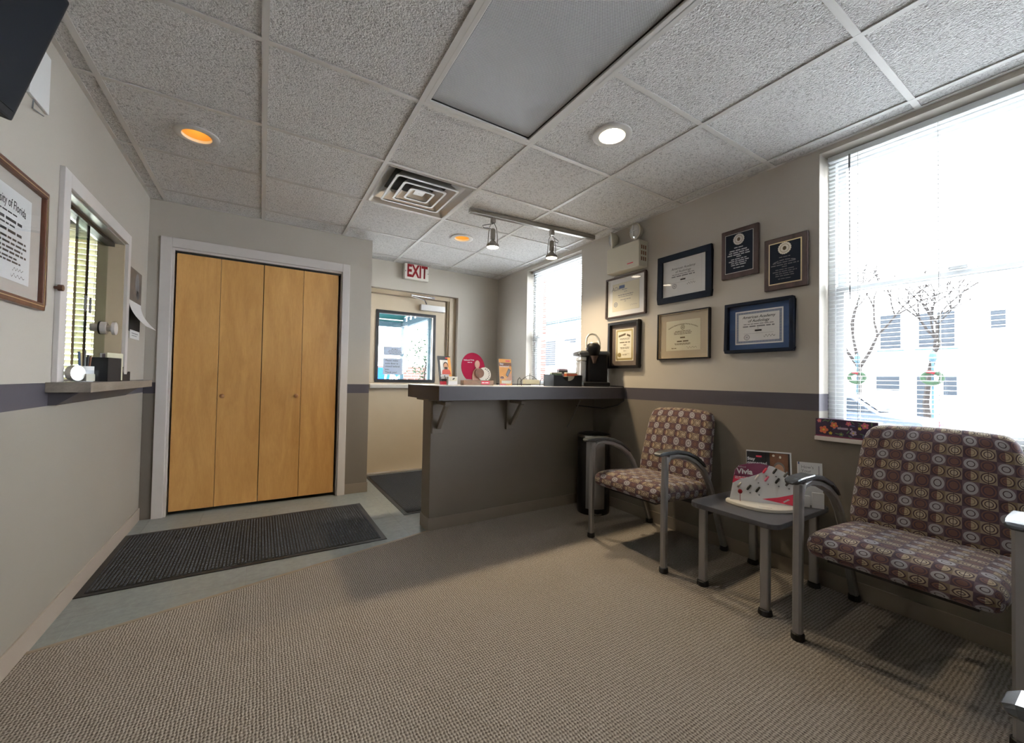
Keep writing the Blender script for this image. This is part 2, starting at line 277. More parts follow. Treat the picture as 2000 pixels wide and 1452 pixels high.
MT['glass_dark'] = mat('dark_window_pane', (0.014, 0.017, 0.021), 0.15, spec=0.04); MT['bark'] = mat('grey_bark', (0.012, 0.0105, 0.010), 0.9, spec=0.04, var=0.3); MT['leaf'] = mat('green_leaf', (0.011, 0.020, 0.012), 0.7, spec=0.04, var=0.4); MT['roof_grey'] = mat('teal_grey_roof', (0.020, 0.036, 0.042), 0.8, spec=0.04, var=0.15)
MT['car_blue'] = mat('dark_blue_car_paint', (0.008, 0.015, 0.03), 0.25, coat=0.5); MT['car_silver'] = mat('silver_car_paint', (0.42, 0.46, 0.50), 0.25, 0.3, coat=0.5)
MT['diffuser'] = diffuser_mat('prismatic_lens'); MT['brush'] = mat('reservoir_plastic', (0.30, 0.31, 0.33), 0.2, 0.2); MT['envelope'] = mat('cream_envelope', (0.62, 0.59, 0.43), 0.7); MT['mauve_p'] = mat('mauve_paper', (0.27, 0.22, 0.25), 0.7); MT['phone_glass'] = mat('phone_screen', (0.03, 0.03, 0.04), 0.15)
MT['dark_gap'] = mat('closet_dark', (0.012, 0.010, 0.009), 0.9); MT['photo_brown'] = mat('brown_photo', (0.12, 0.095, 0.075), 0.5, var=0.7, vscale=14)

# ------------------------------------------------------------------ mesh builder
class MB:
    def __init__(s): s.v = []; s.f = []; s.m = []; s.uv = None
    def add(s, vs, fs, m=0):
        o = len(s.v); s.v += [tuple(p) for p in vs]; s.f += [tuple(i + o for i in q) for q in fs]; s.m += [m] * len(fs); return s
    def box(s, x0, x1, y0, y1, z0, z1, m=0):
        v = [(x0, y0, z0), (x1, y0, z0), (x1, y1, z0), (x0, y1, z0), (x0, y0, z1), (x1, y0, z1), (x1, y1, z1), (x0, y1, z1)]
        return s.add(v, [(3, 2, 1, 0), (4, 5, 6, 7), (0, 1, 5, 4), (1, 2, 6, 5), (2, 3, 7, 6), (3, 0, 4, 7)], m)
    def prism(s, poly, y0, y1, m=0):
        """polygon in x,z (seen from -y) pushed from y0 to y1"""
        n = len(poly); v = [(p[0], y0, p[1]) for p in poly] + [(p[0], y1, p[1]) for p in poly]
        f = [tuple(range(n)), tuple(range(2 * n - 1, n - 1, -1))] + [((i + 1) % n, i, n + i, n + (i + 1) % n) for i in range(n)]
        return s.add(v, f, m)
    def slab(s, poly, z0, z1, m=0):
        n = len(poly); v = [(p[0], p[1], z0) for p in poly] + [(p[0], p[1], z1) for p in poly]
        f = [tuple(range(n - 1, -1, -1)), tuple(range(n, 2 * n))] + [(i, (i + 1) % n, n + (i + 1) % n, n + i) for i in range(n)]
        return s.add(v, f, m)
    def lathe(s, prof, n=24, c=(0, 0, 0), m=0, cap0=True, cap1=True):
        v = []; f = []; k = len(prof)
        for r, z in prof:
            for i in range(n):
                a = 2 * PI * i / n; v.append((c[0] + r * math.cos(a), c[1] + r * math.sin(a), c[2] + z))
        for j in range(k - 1):
            for i in range(n): f.append((j * n + i, j * n + (i + 1) % n, (j + 1) * n + (i + 1) % n, (j + 1) * n + i))
        if cap0: f.append(tuple(range(n - 1, -1, -1)))
        if cap1: f.append(tuple((k - 1) * n + i for i in range(n)))
        return s.add(v, f, m)
    def tube(s, pts, r, n=8, m=0, closed=False):
        P = [Vector(p) for p in pts]; k = len(P); R = r if isinstance(r, (list, tuple)) else [r] * k
        v = []; f = []; prev = None
        for j in range(k):
            a = P[(j - 1) % k] if (closed or j > 0) else P[j]; b = P[(j + 1) % k] if (closed or j < k - 1) else P[j]
            d = (b - a).normalized()
            if prev is None: up = Vector((0, 0, 1)) if abs(d.z) < 0.9 else Vector((1, 0, 0)); x = d.cross(up).normalized()
            else: x = (prev - d * prev.dot(d)).normalized()
            prev = x; y = d.cross(x)
            for i in range(n):
                t = 2 * PI * i / n; v.append(P[j] + (x * math.cos(t) + y * math.sin(t)) * R[j])
        for j in range(k if closed else k - 1):
            q = (j + 1) % k
            for i in range(n): f.append((j * n + i, j * n + (i + 1) % n, q * n + (i + 1) % n, q * n + i))
        if not closed: f += [tuple(range(n - 1, -1, -1)), tuple((k - 1) * n + i for i in range(n))]
        return s.add(v, f, m)
    def ribbon(s, path, x0, x1, t, m=0, c=0.006, ws=None):
        """band along a y,z path: width x0..x1, thickness t, chamfered edges"""
        k = len(path); v = []; f = []
        for j in range(k):
            a = path[max(j - 1, 0)]; b = path[min(j + 1, k - 1)]; d = Vector((b[0] - a[0], b[1] - a[1])).normalized(); nn = Vector((-d.y, d.x))
            tt = t[j] if isinstance(t, (list, tuple)) else t; h = tt / 2
            wk = ws[j] if ws else 1.0; mid = (x0 + x1) / 2
            for (xx, o) in ((x0 + c, -h), (x1 - c, -h), (x1, -h + c), (x1, h - c), (x1 - c, h), (x0 + c, h), (x0, h - c), (x0, -h + c)):
                v.append((mid + (xx - mid) * wk, path[j][0] + nn.x * o, path[j][1] + nn.y * o))
        for j in range(k - 1):
            for i in range(8): f.append((j * 8 + i, j * 8 + (i + 1) % 8, (j + 1) * 8 + (i + 1) % 8, (j + 1) * 8 + i))
        f += [tuple(range(7, -1, -1)), tuple((k - 1) * 8 + i for i in range(8))]
        return s.add(v, f, m)
    def rect(s, x0, x1, z0, z1, y, m=0):
        return s.add([(x0, y, z0), (x1, y, z0), (x1, y, z1), (x0, y, z1)], [(0, 1, 2, 3)], m)
    def disc(s, cx, cz, rx, rz, y, m=0, n=20, rot=0.0):
        v = []
        for i in range(n):
            a = 2 * PI * i / n; px, pz = rx * math.cos(a), rz * math.sin(a); v.append((cx + px * math.cos(rot) - pz * math.sin(rot), y, cz + px * math.sin(rot) + pz * math.cos(rot)))
        return s.add(v, [tuple(range(n))], m)
    def ring(s, cx, cz, r0, r1, y, m=0, n=28, wob=0.0, nw=12):
        v = []
        for i in range(n):
            a = 2 * PI * i / n; q = 1 + wob * (1 if i % 2 else -1); v += [(cx + r0 * math.cos(a), y, cz + r0 * math.sin(a)), (cx + r1 * q * math.cos(a), y, cz + r1 * q * math.sin(a))]
        return s.add(v, [(2 * i, 2 * i + 1, 2 * ((i + 1) % n) + 1, 2 * ((i + 1) % n)) for i in range(n)], m)
    def border(s, x0, x1, z0, z1, w, y, m=0):
        s.rect(x0, x1, z1 - w, z1, y, m); s.rect(x0, x1, z0, z0 + w, y, m); s.rect(x0, x0 + w, z0 + w, z1 - w, y, m); return s.rect(x1 - w, x1, z0 + w, z1 - w, y, m)
    def frame(s, x0, x1, z0, z1, w, y0, y1, m=0):
        s.box(x0, x1, y0, y1, z1 - w, z1, m); s.box(x0, x1, y0, y1, z0, z0 + w, m); s.box(x0, x0 + w, y0, y1, z0 + w, z1 - w, m); return s.box(x1 - w, x1, y0, y1, z0 + w, z1 - w, m)
    def words(s, cx, z, width, h, y, m=0, seed=1, arch=0.0):
        """a line of print too small to read: word-length strokes"""
        rnd = random.Random(seed); x = -width / 2
        while x < width / 2:
            wl = min(rnd.uniform(2.2, 6.0) * h * 1.1, width / 2 - x)
            if wl > h * 0.6:
                za = z - arch * ((x + wl / 2) / (width / 2)) ** 2; k = -2 * arch * (x + wl / 2) / (width / 2) ** 2; dz = k * wl / 2
                s.add([(cx + x, y, za - h / 2 - dz), (cx + x + wl, y, za - h / 2 + dz), (cx + x + wl, y, za + h / 2 + dz), (cx + x, y, za + h / 2 - dz)], [(0, 1, 2, 3)], m)
            x += wl + h * 0.8
        return s
    def script(s, cx, z, width, h, y, m=0, seed=1):
        """a flowing signature stroke"""
        rnd = random.Random(seed); n = 26; pts = []
        for i in range(n): t = i / (n - 1); pts.append((cx - width / 2 + width * t, z + h * (0.5 * math.sin(t * 23 + seed) * (1 - 0.5 * t) + rnd.uniform(-0.12, 0.12))))
        th = h * 0.09
        for a, b in zip(pts, pts[1:]): s.add([(a[0], y, a[1] - th), (b[0], y, b[1] - th), (b[0], y, b[1] + th), (a[0], y, a[1] + th)], [(0, 1, 2, 3)], m)
        return s
    def rbox(s, hx, hy, hz, r, c=(0, 0, 0), nx=6, ny=4, nz=4, warp=None, uvf=None, m=0):
        """rounded cushion: box with radius r on every edge, optional warp and uv"""
        def ax(h, n): return [-h, -h + 0.15 * r, -h + 0.45 * r, -h + r] + [-h + r + (2 * h - 2 * r) * i / n for i in range(1, n)] + [h - r, h - 0.45 * r, h - 0.15 * r, h]
        A = (ax(hx, nx), ax(hy, ny), ax(hz, nz)); H = (hx, hy, hz)
        if s.uv is None: s.uv = []
        for axis in range(3):
            a, b = (axis + 1) % 3, (axis + 2) % 3
            for sg in (-1, 1):
                idx = {}; vs = []; fs = []; us = []
                for i, p in enumerate(A[a]):
                    for j, q in enumerate(A[b]):
                        P = [0, 0, 0]; P[axis] = sg * H[axis]; P[a] = p; P[b] = q
                        Q = [max(-H[k] + r, min(H[k] - r, P[k])) for k in range(3)]; d = Vector([P[k] - Q[k] for k in range(3)])
                        V = Vector(Q) + d.normalized() * r
                        idx[i, j] = len(vs); us.append(uvf(axis, sg, P) if uvf else (0, 0))
                        V = Vector(warp(V)) if warp else V
                        vs.append((V[0] + c[0], V[1] + c[1], V[2] + c[2]))
                for i in range(len(A[a]) - 1):
                    for j in range(len(A[b]) - 1):
                        q = (idx[i, j], idx[i + 1, j], idx[i + 1, j + 1], idx[i, j + 1]); q = q if sg > 0 else q[::-1]; fs.append(q)
                for q in fs: s.uv += [us[k] for k in q]
                s.add(vs, fs, m)
        return s
    def build(s, name, mats, parent=None, loc=None, bevel=0.0, seg=2, smooth=False, weld=False):
        me = bpy.data.meshes.new(name); me.from_pydata(s.v, [], s.f)
        if not isinstance(mats, (list, tuple)): mats = [mats]
        for q in mats: me.materials.append(MT[q] if isinstance(q, str) else q)
        if any(s.m): me.polygons.foreach_set('material_index', s.m)
        if s.uv:
            ul = me.uv_layers.new(name='UVMap'); flat = [c for p in s.uv for c in p]; ul.data.foreach_set('uv', flat)
        if bevel or weld:
            bm = bmesh.new(); bm.from_mesh(me)
            bmesh.ops.remove_doubles(bm, verts=bm.verts, dist=1e-5)
            if bevel:
                es = [e for e in bm.edges if len(e.link_faces) == 2 and e.calc_face_angle(0) > 0.6]
                bmesh.ops.bevel(bm, geom=es, offset=bevel, segments=seg, affect='EDGES', profile=0.6, clamp_overlap=True)
            bm.to_mesh(me); bm.free()
        if smooth:
            me.polygons.foreach_set('use_smooth', [True] * len(me.polygons)); me.set_sharp_from_angle(angle=0.7)
        o = bpy.data.objects.new(name, me); COL.objects.link(o)
        if parent: o.parent = parent
        if loc: o.location = loc
        return o

def tag(o, label, cat=None, group=None, kind=None):
    o['label'] = label
    if cat: o['category'] = cat
    if group: o['group'] = group
    if kind: o['kind'] = kind
    return o
def thing(name, label, cat, loc=(0, 0, 0), rz=0.0, group=None, kind=None):
    o = bpy.data.objects.new(name, None); COL.objects.link(o); o.location = loc; o.rotation_euler = (0, 0, rz); o.empty_display_size = 0.1
    return tag(o, label, cat, group, kind)
def share(src, name, parent, loc=(0, 0, 0), rot=None):
    o = bpy.data.objects.new(name, src.data); COL.objects.link(o); o.parent = parent; o.location = loc
    if rot: o.rotation_euler = rot
    return o
def copy_tree(o, parent=None):
    c = o.copy(); COL.objects.link(c); c.parent = parent
    for ch in list(o.children): copy_tree(ch, c)
    return c
def lettering(body, size, x, z, y, m, parent, align='CENTER', name='lettering', xs=1.0, shear=0.0, arch=None, rot=0.0, bold=0.0, depth=0.0):
    """flat letters in the x,z plane facing -y"""
    cu = bpy.data.curves.new(name, 'FONT'); cu.body = body; cu.size = size; cu.align_x = align; cu.align_y = 'CENTER'; cu.shear = shear; cu.offset = bold; cu.resolution_u = 3; cu.extrude = depth; cu.space_line = 0.95
    tmp = bpy.data.objects.new(name, cu); me = bpy.data.meshes.new_from_object(tmp); bpy.data.objects.remove(tmp); bpy.data.curves.remove(cu)
    for v in me.vertices:
        px, pz, py = v.co.x * xs, v.co.y, -v.co.z
        if arch: a = px / arch; px, pz = (arch + pz) * math.sin(a), (arch + pz) * math.cos(a) - arch
        v.co = (x + px * math.cos(rot) - pz * math.sin(rot), y + py, z + px * math.sin(rot) + pz * math.cos(rot))
    me.materials.clear(); me.materials.append(MT[m])
    o = bpy.data.objects.new(name, me); COL.objects.link(o); o.parent = parent; return o
def lamp(name, typ, loc, power, col, parent=None, size=0.05, spot=None, blend=0.4, rot=(0, 0, 0)):
    l = bpy.data.lights.new(name, typ); l.energy = power; l.color = col; l.shadow_soft_size = size
    if spot: l.spot_size = math.radians(spot); l.spot_blend = blend
    o = bpy.data.objects.new(name, l); COL.objects.link(o); o.location = loc; o.rotation_euler = rot
    if parent: o.parent = parent
    return o
def wall(name, label, ax, a0, a1, u0, u1, z0, z1, holes, m, cat='wall'):
    """wall slab with rectangular openings; ax 0: thickness along x, 1: along y; holes (u0,u1,z0,z1)"""
    b = MB(); us = sorted({u0, u1, *[h[0] for h in holes], *[h[1] for h in holes]}); zs = sorted({z0, z1, *[h[2] for h in holes], *[h[3] for h in holes]})
    us = [u for u in us if u0 <= u <= u1]; zs = [z for z in zs if z0 <= z <= z1]
    nu, nz = len(us) - 1, len(zs) - 1
    solid = [[not any(h[0] <= (us[i] + us[i + 1]) / 2 <= h[1] and h[2] <= (zs[j] + zs[j + 1]) / 2 <= h[3] for h in holes) for j in range(nz)] for i in range(nu)]
    S = lambda i, j: 0 <= i < nu and 0 <= j < nz and solid[i][j]
    P = lambda a, u, z: (a, u, z) if ax == 0 else (u, a, z)
    for i in range(nu):
        for j in range(nz):
            if not solid[i][j]: continue
            q0, q1, r0, r1 = us[i], us[i + 1], zs[j], zs[j + 1]; qs = [[P(a0, q0, r0), P(a0, q1, r0), P(a0, q1, r1), P(a0, q0, r1)], [P(a1, q1, r0), P(a1, q0, r0), P(a1, q0, r1), P(a1, q1, r1)]]
            if not S(i - 1, j): qs.append([P(a0, q0, r0), P(a0, q0, r1), P(a1, q0, r1), P(a1, q0, r0)])
            if not S(i + 1, j): qs.append([P(a0, q1, r0), P(a1, q1, r0), P(a1, q1, r1), P(a0, q1, r1)])
            if not S(i, j - 1): qs.append([P(a0, q0, r0), P(a1, q0, r0), P(a1, q1, r0), P(a0, q1, r0)])
            if not S(i, j + 1): qs.append([P(a0, q0, r1), P(a0, q1, r1), P(a1, q1, r1), P(a1, q0, r1)])
            for q in qs: b.add(q, [(0, 1, 2, 3)])
    bm = bmesh.new(); o = b.build(name, m); bm.from_mesh(o.data); bmesh.ops.remove_doubles(bm, verts=bm.verts, dist=1e-5); bmesh.ops.recalc_face_normals(bm, faces=bm.faces); bm.to_mesh(o.data); bm.free()
    return tag(o, label, cat, kind='structure')

# ------------------------------------------------------------------ shell
WB = (-0.36, 0.948, 0.785, 2.296)     # big window, unseen near end widened for more daylight; opening y0 y1 z0 z1
WF = (2.838, 3.747, 0.985, 2.285)     # far window opening
SW = (2.425, 3.298, 1.008, 1.832)     # reception window opening
XW = XR + 0.20
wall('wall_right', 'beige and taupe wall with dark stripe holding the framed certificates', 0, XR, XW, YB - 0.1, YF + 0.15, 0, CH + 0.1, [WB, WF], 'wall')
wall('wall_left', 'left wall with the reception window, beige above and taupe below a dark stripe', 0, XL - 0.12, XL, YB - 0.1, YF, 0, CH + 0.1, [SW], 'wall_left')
wall('wall_closet', 'wall around the maple closet doors', 1, YC, YC + 0.10, XL, 0.846, 0, CH + 0.1, [(-0.584, 0.592, -1, 1.99)], 'wall_closet')
wall('wall_far', 'short far wall around the recessed exit door', 1, YF, YF + 0.15, -2.6, XR, 0, CH + 0.1, [(0.90, 1.975, -1, 2.022), (-1.75, -1.02, 0.95, 2.15)], 'wall_plain')
wall('wall_back', 'wall behind the viewer', 1, YB - 0.1, YB, XL, XR, 0, CH + 0.1, [], 'wall')
wall('wall_passage', 'side wall between the closet and the exit door', 0, 0.746, 0.846, YC + 0.10, YF, 0, CH + 0.1, [], 'wall_closet')
wall('wall_office', 'plain far side wall of the office behind the reception window', 0, -2.7, -2.6, 1.4, YF + 0.15, 0, CH + 0.1, [], 'wall_plain')
wall('wall_office_near', 'plain near wall of the office behind the reception window', 1, 1.3, 1.4, -2.7, XL - 0.12, 0, CH + 0.1, [], 'wall_plain')
tag(MB().box(-2.6, XL - 0.12, 1.4, YF, -0.05, 0).build('floor_office', 'grout'), 'dark floor of the office behind the reception window', 'floor', kind='structure')
tag(MB().box(XL, 0.746, YC + 0.32, YF, 0, 2.2).build('wall_closet_back', 'dark_gap'), 'dark interior of the closet behind its doors', 'wall', kind='structure')

# floor: vinyl tiles near the doors, carpet over the rest
fl = tag(MB().box(XL, XR, YB, YF + 0.12, -0.05, -0.002).build('floor', 'grout'), 'blue grey vinyl tile floor by the closet and exit door', 'floor', kind='structure')
vt = None; TS = 0.3048
for i in range(9):
    for j in range(8):
        x0 = XL + 0.07 + (i - 1) * TS; y0 = 2.16 + j * TS; x1 = min(x0 + TS, XR); y1 = min(y0 + TS, YF + 0.11); x0 = max(x0, XL)
        if x1 - x0 < 0.02 or y1 - y0 < 0.02 or x0 > 2.0 or (x0 < 0.85 and y0 > YC + 0.05): continue
        if x0 > 1.0 and y1 < 2.8: continue
        g = 0.0004
        MB().box(x0 + g, x1 - g, y0 + g, y1 - g, -0.004, 0.0).build('floor_tile', 'vinyl', fl)
cp = [(XL, YB), (XR, YB), (XR, 2.65), (1.012, 2.65), (1.0, 2.645), (XL, 2.212)]
tag(MB().slab(cp, 0.0005, 0.006).build('floor_carpet', 'carpet'), 'beige brown loop pile carpet cut diagonally towards the closet', 'carpet', kind='structure')
def edge_strip():
    a = Vector((1.006, 2.648)); b = Vector((XL, 2.213)); d = (b - a).normalized(); n = Vector((d.y, -d.x)) * -1
    if n.y < 0: n = -n
    q = [a - n * 0.006, b - n * 0.006, b + n * 0.016, a + n * 0.016]
    tag(MB().slab([(p.x, p.y) for p in reversed(q)], 0.0, 0.008).build('trim_1', 'strip', bevel=0.003), 'thin tan transition strip along the diagonal carpet edge', 'trim', kind='structure')
edge_strip()

def baseboard(name, label, boxes, m='base'):
    r = thing(name, label, 'baseboard', kind='structure')
    for q in boxes:
        MB().box(*q, 0.0, 0.088).build('base_strip', m, r, bevel=0.002)
baseboard('baseboard_left', 'beige cove base along the left wall', [(XL, XL + 0.007, YB, YC)], 'base_light')
baseboard('baseboard_closet', 'taupe cove base on the pier beside the closet', [(0.652, 0.846, YC - 0.007, YC), (0.846, 0.853, YC - 0.007, YF)])
baseboard('baseboard_right', 'taupe cove base along the right wall under the chairs', [(XR - 0.007, XR, YB, 2.65)])

# ceiling: backing slab, painted tees, stippled tiles laid in the grid
ce = tag(MB().box(-2.7, XW, YB - 0.1, YF + 0.15, CH + 0.1, CH + 0.14).build('ceiling', 'wall_plain'), 'suspended ceiling of stippled tiles in a painted grid', 'ceiling', kind='structure')
ZT = CH + 0.006
xs = [XL] + [GX + i * T for i in range(6)] + [XR]
ys = [YB] + [GY + j * T for j in range(-3, 5)] + [YF]
cans = {(4, 3): 'c', (4, 6): 'f', (1, 5): 'l'}
PANEL = {(3, 2), (3, 3)}; VENT = (3, 5)
full = None
def tile_mesh(x0, x1, y0, y1, hole=None):
    b = MB()
    if not hole: return b.box(x0, x1, y0, y1, ZT, ZT + 0.015)
    cx, cy, r = hole; n = 32; inner = []; outer = []
    for i in range(n):
        a = 2 * PI * i / n; dx, dy = math.cos(a), math.sin(a); inner.append((cx + r * dx, cy + r * dy))
        t = min(((x1 - cx) / dx) if dx > 1e-9 else ((x0 - cx) / dx if dx < -1e-9 else 9), ((y1 - cy) / dy) if dy > 1e-9 else ((y0 - cy) / dy if dy < -1e-9 else 9)); outer.append((cx + t * dx, cy + t * dy))
    b.add([(p[0], p[1], ZT) for p in inner + outer], [(i, n + i, n + (i + 1) % n, (i + 1) % n)[::-1] for i in range(n)])
    cs = [(x1, y1), (x0, y1), (x0, y0), (x1, y0)]
    for q, k in enumerate((4, 12, 20, 28)):
        b.add([(outer[k][0], outer[k][1], ZT), (outer[k - 1][0], outer[k - 1][1], ZT), (cs[q][0], cs[q][1], ZT), (outer[(k + 1) % n][0], outer[(k + 1) % n][1], ZT)], [(0, 1, 2), (0, 2, 3)])
    b.add([(p[0], p[1], ZT) for p in inner] + [(p[0], p[1], ZT + 0.015) for p in inner], [(i, (i + 1) % n, n + (i + 1) % n, n + i) for i in range(n)])
    return b
for i in range(len(xs) - 1):
    for j in range(len(ys) - 1):
        if (i, j) in PANEL or (i, j) == VENT: continue
        x0, x1, y0, y1 = xs[i], xs[i + 1], ys[j], ys[j + 1]
        if x1 <= 0.80 and y0 > YC + 0.02: continue
        hole = ((x0 + x1) / 2, (y0 + y1) / 2, 0.078) if (i, j) in cans else None
        tile_mesh(x0, x1, y0, y1, hole).build('ceiling_tile', 'tile', ce)
hw = 0.012
for i, x in enumerate(xs[1:-1]): MB().box(x - hw, x + hw, YB, YF if x > 0.8 else YC, CH, CH + 0.004).box(x - 0.002, x + 0.002, YB, YF if x > 0.8 else YC, CH + 0.004, CH + 0.03).build('main_tee', 'tee', ce)
for j, y in enumerate(ys[1:-1]):
    for i in range(len(xs) - 1):
        if (i == 3 and j == 2) or (xs[i + 1] <= 0.80 and y > YC): continue
        MB().box(xs[i] + (hw if i else 0), xs[i + 1] - (hw if i < 6 else 0), y - hw, y + hw, CH + 0.0005, CH + 0.004).build('cross_tee', 'tee', ce)
for q in ((XL, XL + 0.02, YB, YC), (XR - 0.02, XR, YB, YF), (0.846, XR, YF - 0.02, YF), (XL, 0.846, YC - 0.02, YC)): MB().box(*q, CH + 0.001, CH + 0.004).build('wall_angle', 'tee', ce)

# ------------------------------------------------------------------ closet doors and casing
tr = thing('trim_2', 'white painted casing around the maple closet doors', 'trim', kind='structure')
for q in ((-0.650, -0.584, 0, 2.062), (0.592, 0.654, 0, 2.062), (-0.584, 0.592, 1.99, 2.062)):
    MB().box(q[0], q[1], YC - 0.018, YC, q[2], q[3]).build('casing_board', 'trim', tr, bevel=0.003)
MB().box(-0.584, -0.571, YC, YC + 0.10, 0, 1.99).build('side_jamb', 'trim', tr); MB().box(0.583, 0.592, YC, YC + 0.10, 0, 1.99).build('side_jamb', 'trim', tr); MB().box(-0.571, 0.583, YC, YC + 0.10, 1.975, 1.99).build('head_jamb', 'trim', tr)
dr = thing('door_1', 'closed bifold closet doors of four flat maple panels', 'closet door', (0, YC + 0.03, 0), kind='structure')
px = [-0.562, -0.289, -0.003, 0.288, 0.567]
for i in range(4):
    g0, g1 = (0.0025, 0.0015) if i % 2 == 0 else (0.0015, 0.0025)
    p = MB().box(px[i] + g0, px[i + 1] - g1, -0.012, 0.018, 0.028, 1.958).build('door_panel', 'maple', dr, bevel=0.0015)
    if i in (1, 2):
        kx = -0.258 if i == 1 else 0.253
        k = MB(); k.lathe([(0.006, 0.0), (0.006, 0.010), (0.012, 0.014), (0.0165, 0.022), (0.0150, 0.030), (0.008, 0.035), (0.001, 0.036)], 18); k.v = [(v[0], -v[2], v[1]) for v in k.v]; k.f = [q[::-1] for q in k.f]
        ko = k.build('knob', 'knob_wood', p, (kx, -0.0118, 0.886), smooth=True); ko['label'] = 'small round wooden knob'
MB().box(-0.57, 0.58, -0.006, 0.014, 1.960, 1.974).build('top_track', 'black_matt', dr)

# ------------------------------------------------------------------ exit door
d2 = thing('door_2', 'beige exit door with a large glass light and papers taped to the pane', 'door', (0, YF + 0.11, 0), kind='structure')
MB().box(0.90, 0.955, -0.05, 0.04, 0, 2.022).build('frame_jamb', 'doorframe', d2, bevel=0.003); MB().box(1.89, 1.975, -0.05, 0.04, 0, 2.022).box(1.872, 1.892, -0.03, 0.04, 0, 1.985).build('frame_jamb', 'doorframe', d2, bevel=0.003); MB().box(0.955, 1.89, -0.05, 0.04, 1.975, 2.022).build('frame_head', 'doorframe', d2, bevel=0.003)
sl = MB(); DX0, DX1 = 0.958, 1.870
for q in ((DX0, 1.075, 0.012, 1.972), (1.71, DX1, 0.012, 1.972), (1.075, 1.71, 0.012, 1.03), (1.075, 1.71, 1.775, 1.972)): sl.box(q[0], q[1], 0.0, 0.044, q[2], q[3])
sl.build('door_slab', 'doorp', d2)
MB().frame(1.048, 1.737, 1.000, 1.803, 0.034, -0.010, 0.0).build('light_frame', 'black', d2, bevel=0.003); MB().frame(1.048, 1.737, 1.000, 1.803, 0.034, 0.044, 0.052).build('light_frame', 'black', d2)
pn = MB().box(1.075, 1.71, 0.018, 0.024, 1.03, 1.775).build('pane', 'glass', d2)
MB().box(0.93, 1.97, -0.055, 0.05, 0.0, 0.010).build('threshold', 'chrome', d2, bevel=0.003)
pb = MB().box(0.985, 1.845, -0.062, -0.004, 0.935, 0.985).build('push_bar', 'silver', d2, bevel=0.006); pb['label'] = 'pale grey push bar'
MB().lathe([(0.004, 0), (0.004, 0.003)], 10).build('bar_screw', 'nickel', pb, (1.28, -0.0625, 0.965))
cl = MB().box(1.535, 1.835, -0.060, 0.0, 1.838, 1.905).build('closer_box', 'alu', d2, bevel=0.004); cl['label'] = 'silver door closer box'
MB().tube([(1.60, -0.055, 1.915), (1.56, -0.10, 1.945), (1.40, -0.115, 1.975)], 0.008).build('closer_arm', 'chrome', d2); MB().tube([(1.40, -0.115, 1.983), (1.66, -0.058, 1.990)], 0.008).box(1.63, 1.70, -0.058, -0.05, 1.978, 2.002).build('closer_arm', 'chrome', d2)
def paper_note(name, label, x, z, w_, h_, rows, big):
    o = thing(name, label, 'paper notice', (x, YF + 0.1260, z), 0.0, 'notices taped to the exit door glass')
    MB().box(-w_ / 2, w_ / 2, -0.0006, 0, -h_ / 2, h_ / 2).build('sheet', 'backlit_paper', o)
    if big:
        for k, t in enumerate(rows): lettering(t, 0.029, -w_ / 2 + 0.022, h_ / 2 - 0.026 - k * 0.033, -0.0012, 'ink', o, 'LEFT')
    else:
        b = MB()
        for k, (ww, hh) in enumerate(rows): b.words(0.02, h_ / 2 - 0.028 - k * 0.016, ww, hh, -0.0012, 0, 31 + k)
        b.build('print', 'ink_grey', o)
paper_note('paper_notice', 'upper small sheet of fine print taped inside the exit door glass', 1.245, 1.352, 0.206, 0.098, [(0.07, 0.009), (0.13, 0.006), (0.15, 0.006), (0.12, 0.006)], False)
paper_note('paper_notice', 'lower sheet asking to make sure the exit door is closed', 1.248, 1.179, 0.214, 0.184, ['Please make', 'sure door is', 'closed behind', 'you.', 'Thank you!'], True)

# EXIT sign
ex = thing('exit_sign', 'white EXIT sign with red letters at the ceiling above the exit door', 'exit sign', (1.440, YF - 0.035, 2.145))
MB().box(-0.136, 0.136, -0.028, 0.035, 0.0, 0.174).build('housing', 'sign_white', ex, bevel=0.005)
lettering('EXIT', 0.190, 0.003, 0.088, -0.0292, 'red', ex, xs=0.60, bold=0.0065)
for sx in (-0.128, 0.128): MB().box(sx - 0.003, sx + 0.003, -0.030, -0.0282, 0.08, 0.092).build('clip', 'black', ex)

# ------------------------------------------------------------------ windows in the right wall
def sash_window(name, label, W, xf, zmeet):
    y0, y1, z0, z1 = W; r = thing(name, label, 'window', (xf, 0, 0), kind='structure')
    def fr(nm, a0, a1, b0, b1, w_, xa, xb, m='white'):
        b = MB(); b.box(xa, xb, a0, a1, b1 - w_, b1); b.box(xa, xb, a0, a1, b0, b0 + w_); b.box(xa, xb, a0, a0 + w_, b0 + w_, b1 - w_); b.box(xa, xb, a1 - w_, a1, b0 + w_, b1 - w_); return b.build(nm, m, r, bevel=0.002)
    fr('window_frame', y0, y1, z0, z1, 0.032, 0.0, 0.07)
    u = fr('upper_sash', y0 + 0.032, y1 - 0.032, zmeet - 0.02, z1 - 0.032, 0.036, 0.036, 0.064); l = fr('lower_sash', y0 + 0.032, y1 - 0.032, z0 + 0.032, zmeet + 0.022, 0.036, 0.006, 0.034)
    MB().box(0.048, 0.052, y0 + 0.068, y1 - 0.068, zmeet + 0.016, z1 - 0.068).build('pane', 'glass', u); MB().box(0.018, 0.022, y0 + 0.068, y1 - 0.068, z0 + 0.068, zmeet - 0.014).build('pane', 'glass', l)
    yl = (y0 + y1) / 2 + (0.17 if y1 < 2 else 0.0)
    MB().box(-0.008, 0.018, yl - 0.03, yl + 0.03, zmeet + 0.022, zmeet + 0.034).build('sash_lock', 'cord', l, bevel=0.002)
    return r
sash_window('window_1', 'large double hung window behind the upholstered chairs', WB, XR + 0.115, 1.565)
sash_window('window_2', 'smaller double hung window above the far end of the counter', WF, XR + 0.105, 1.535)
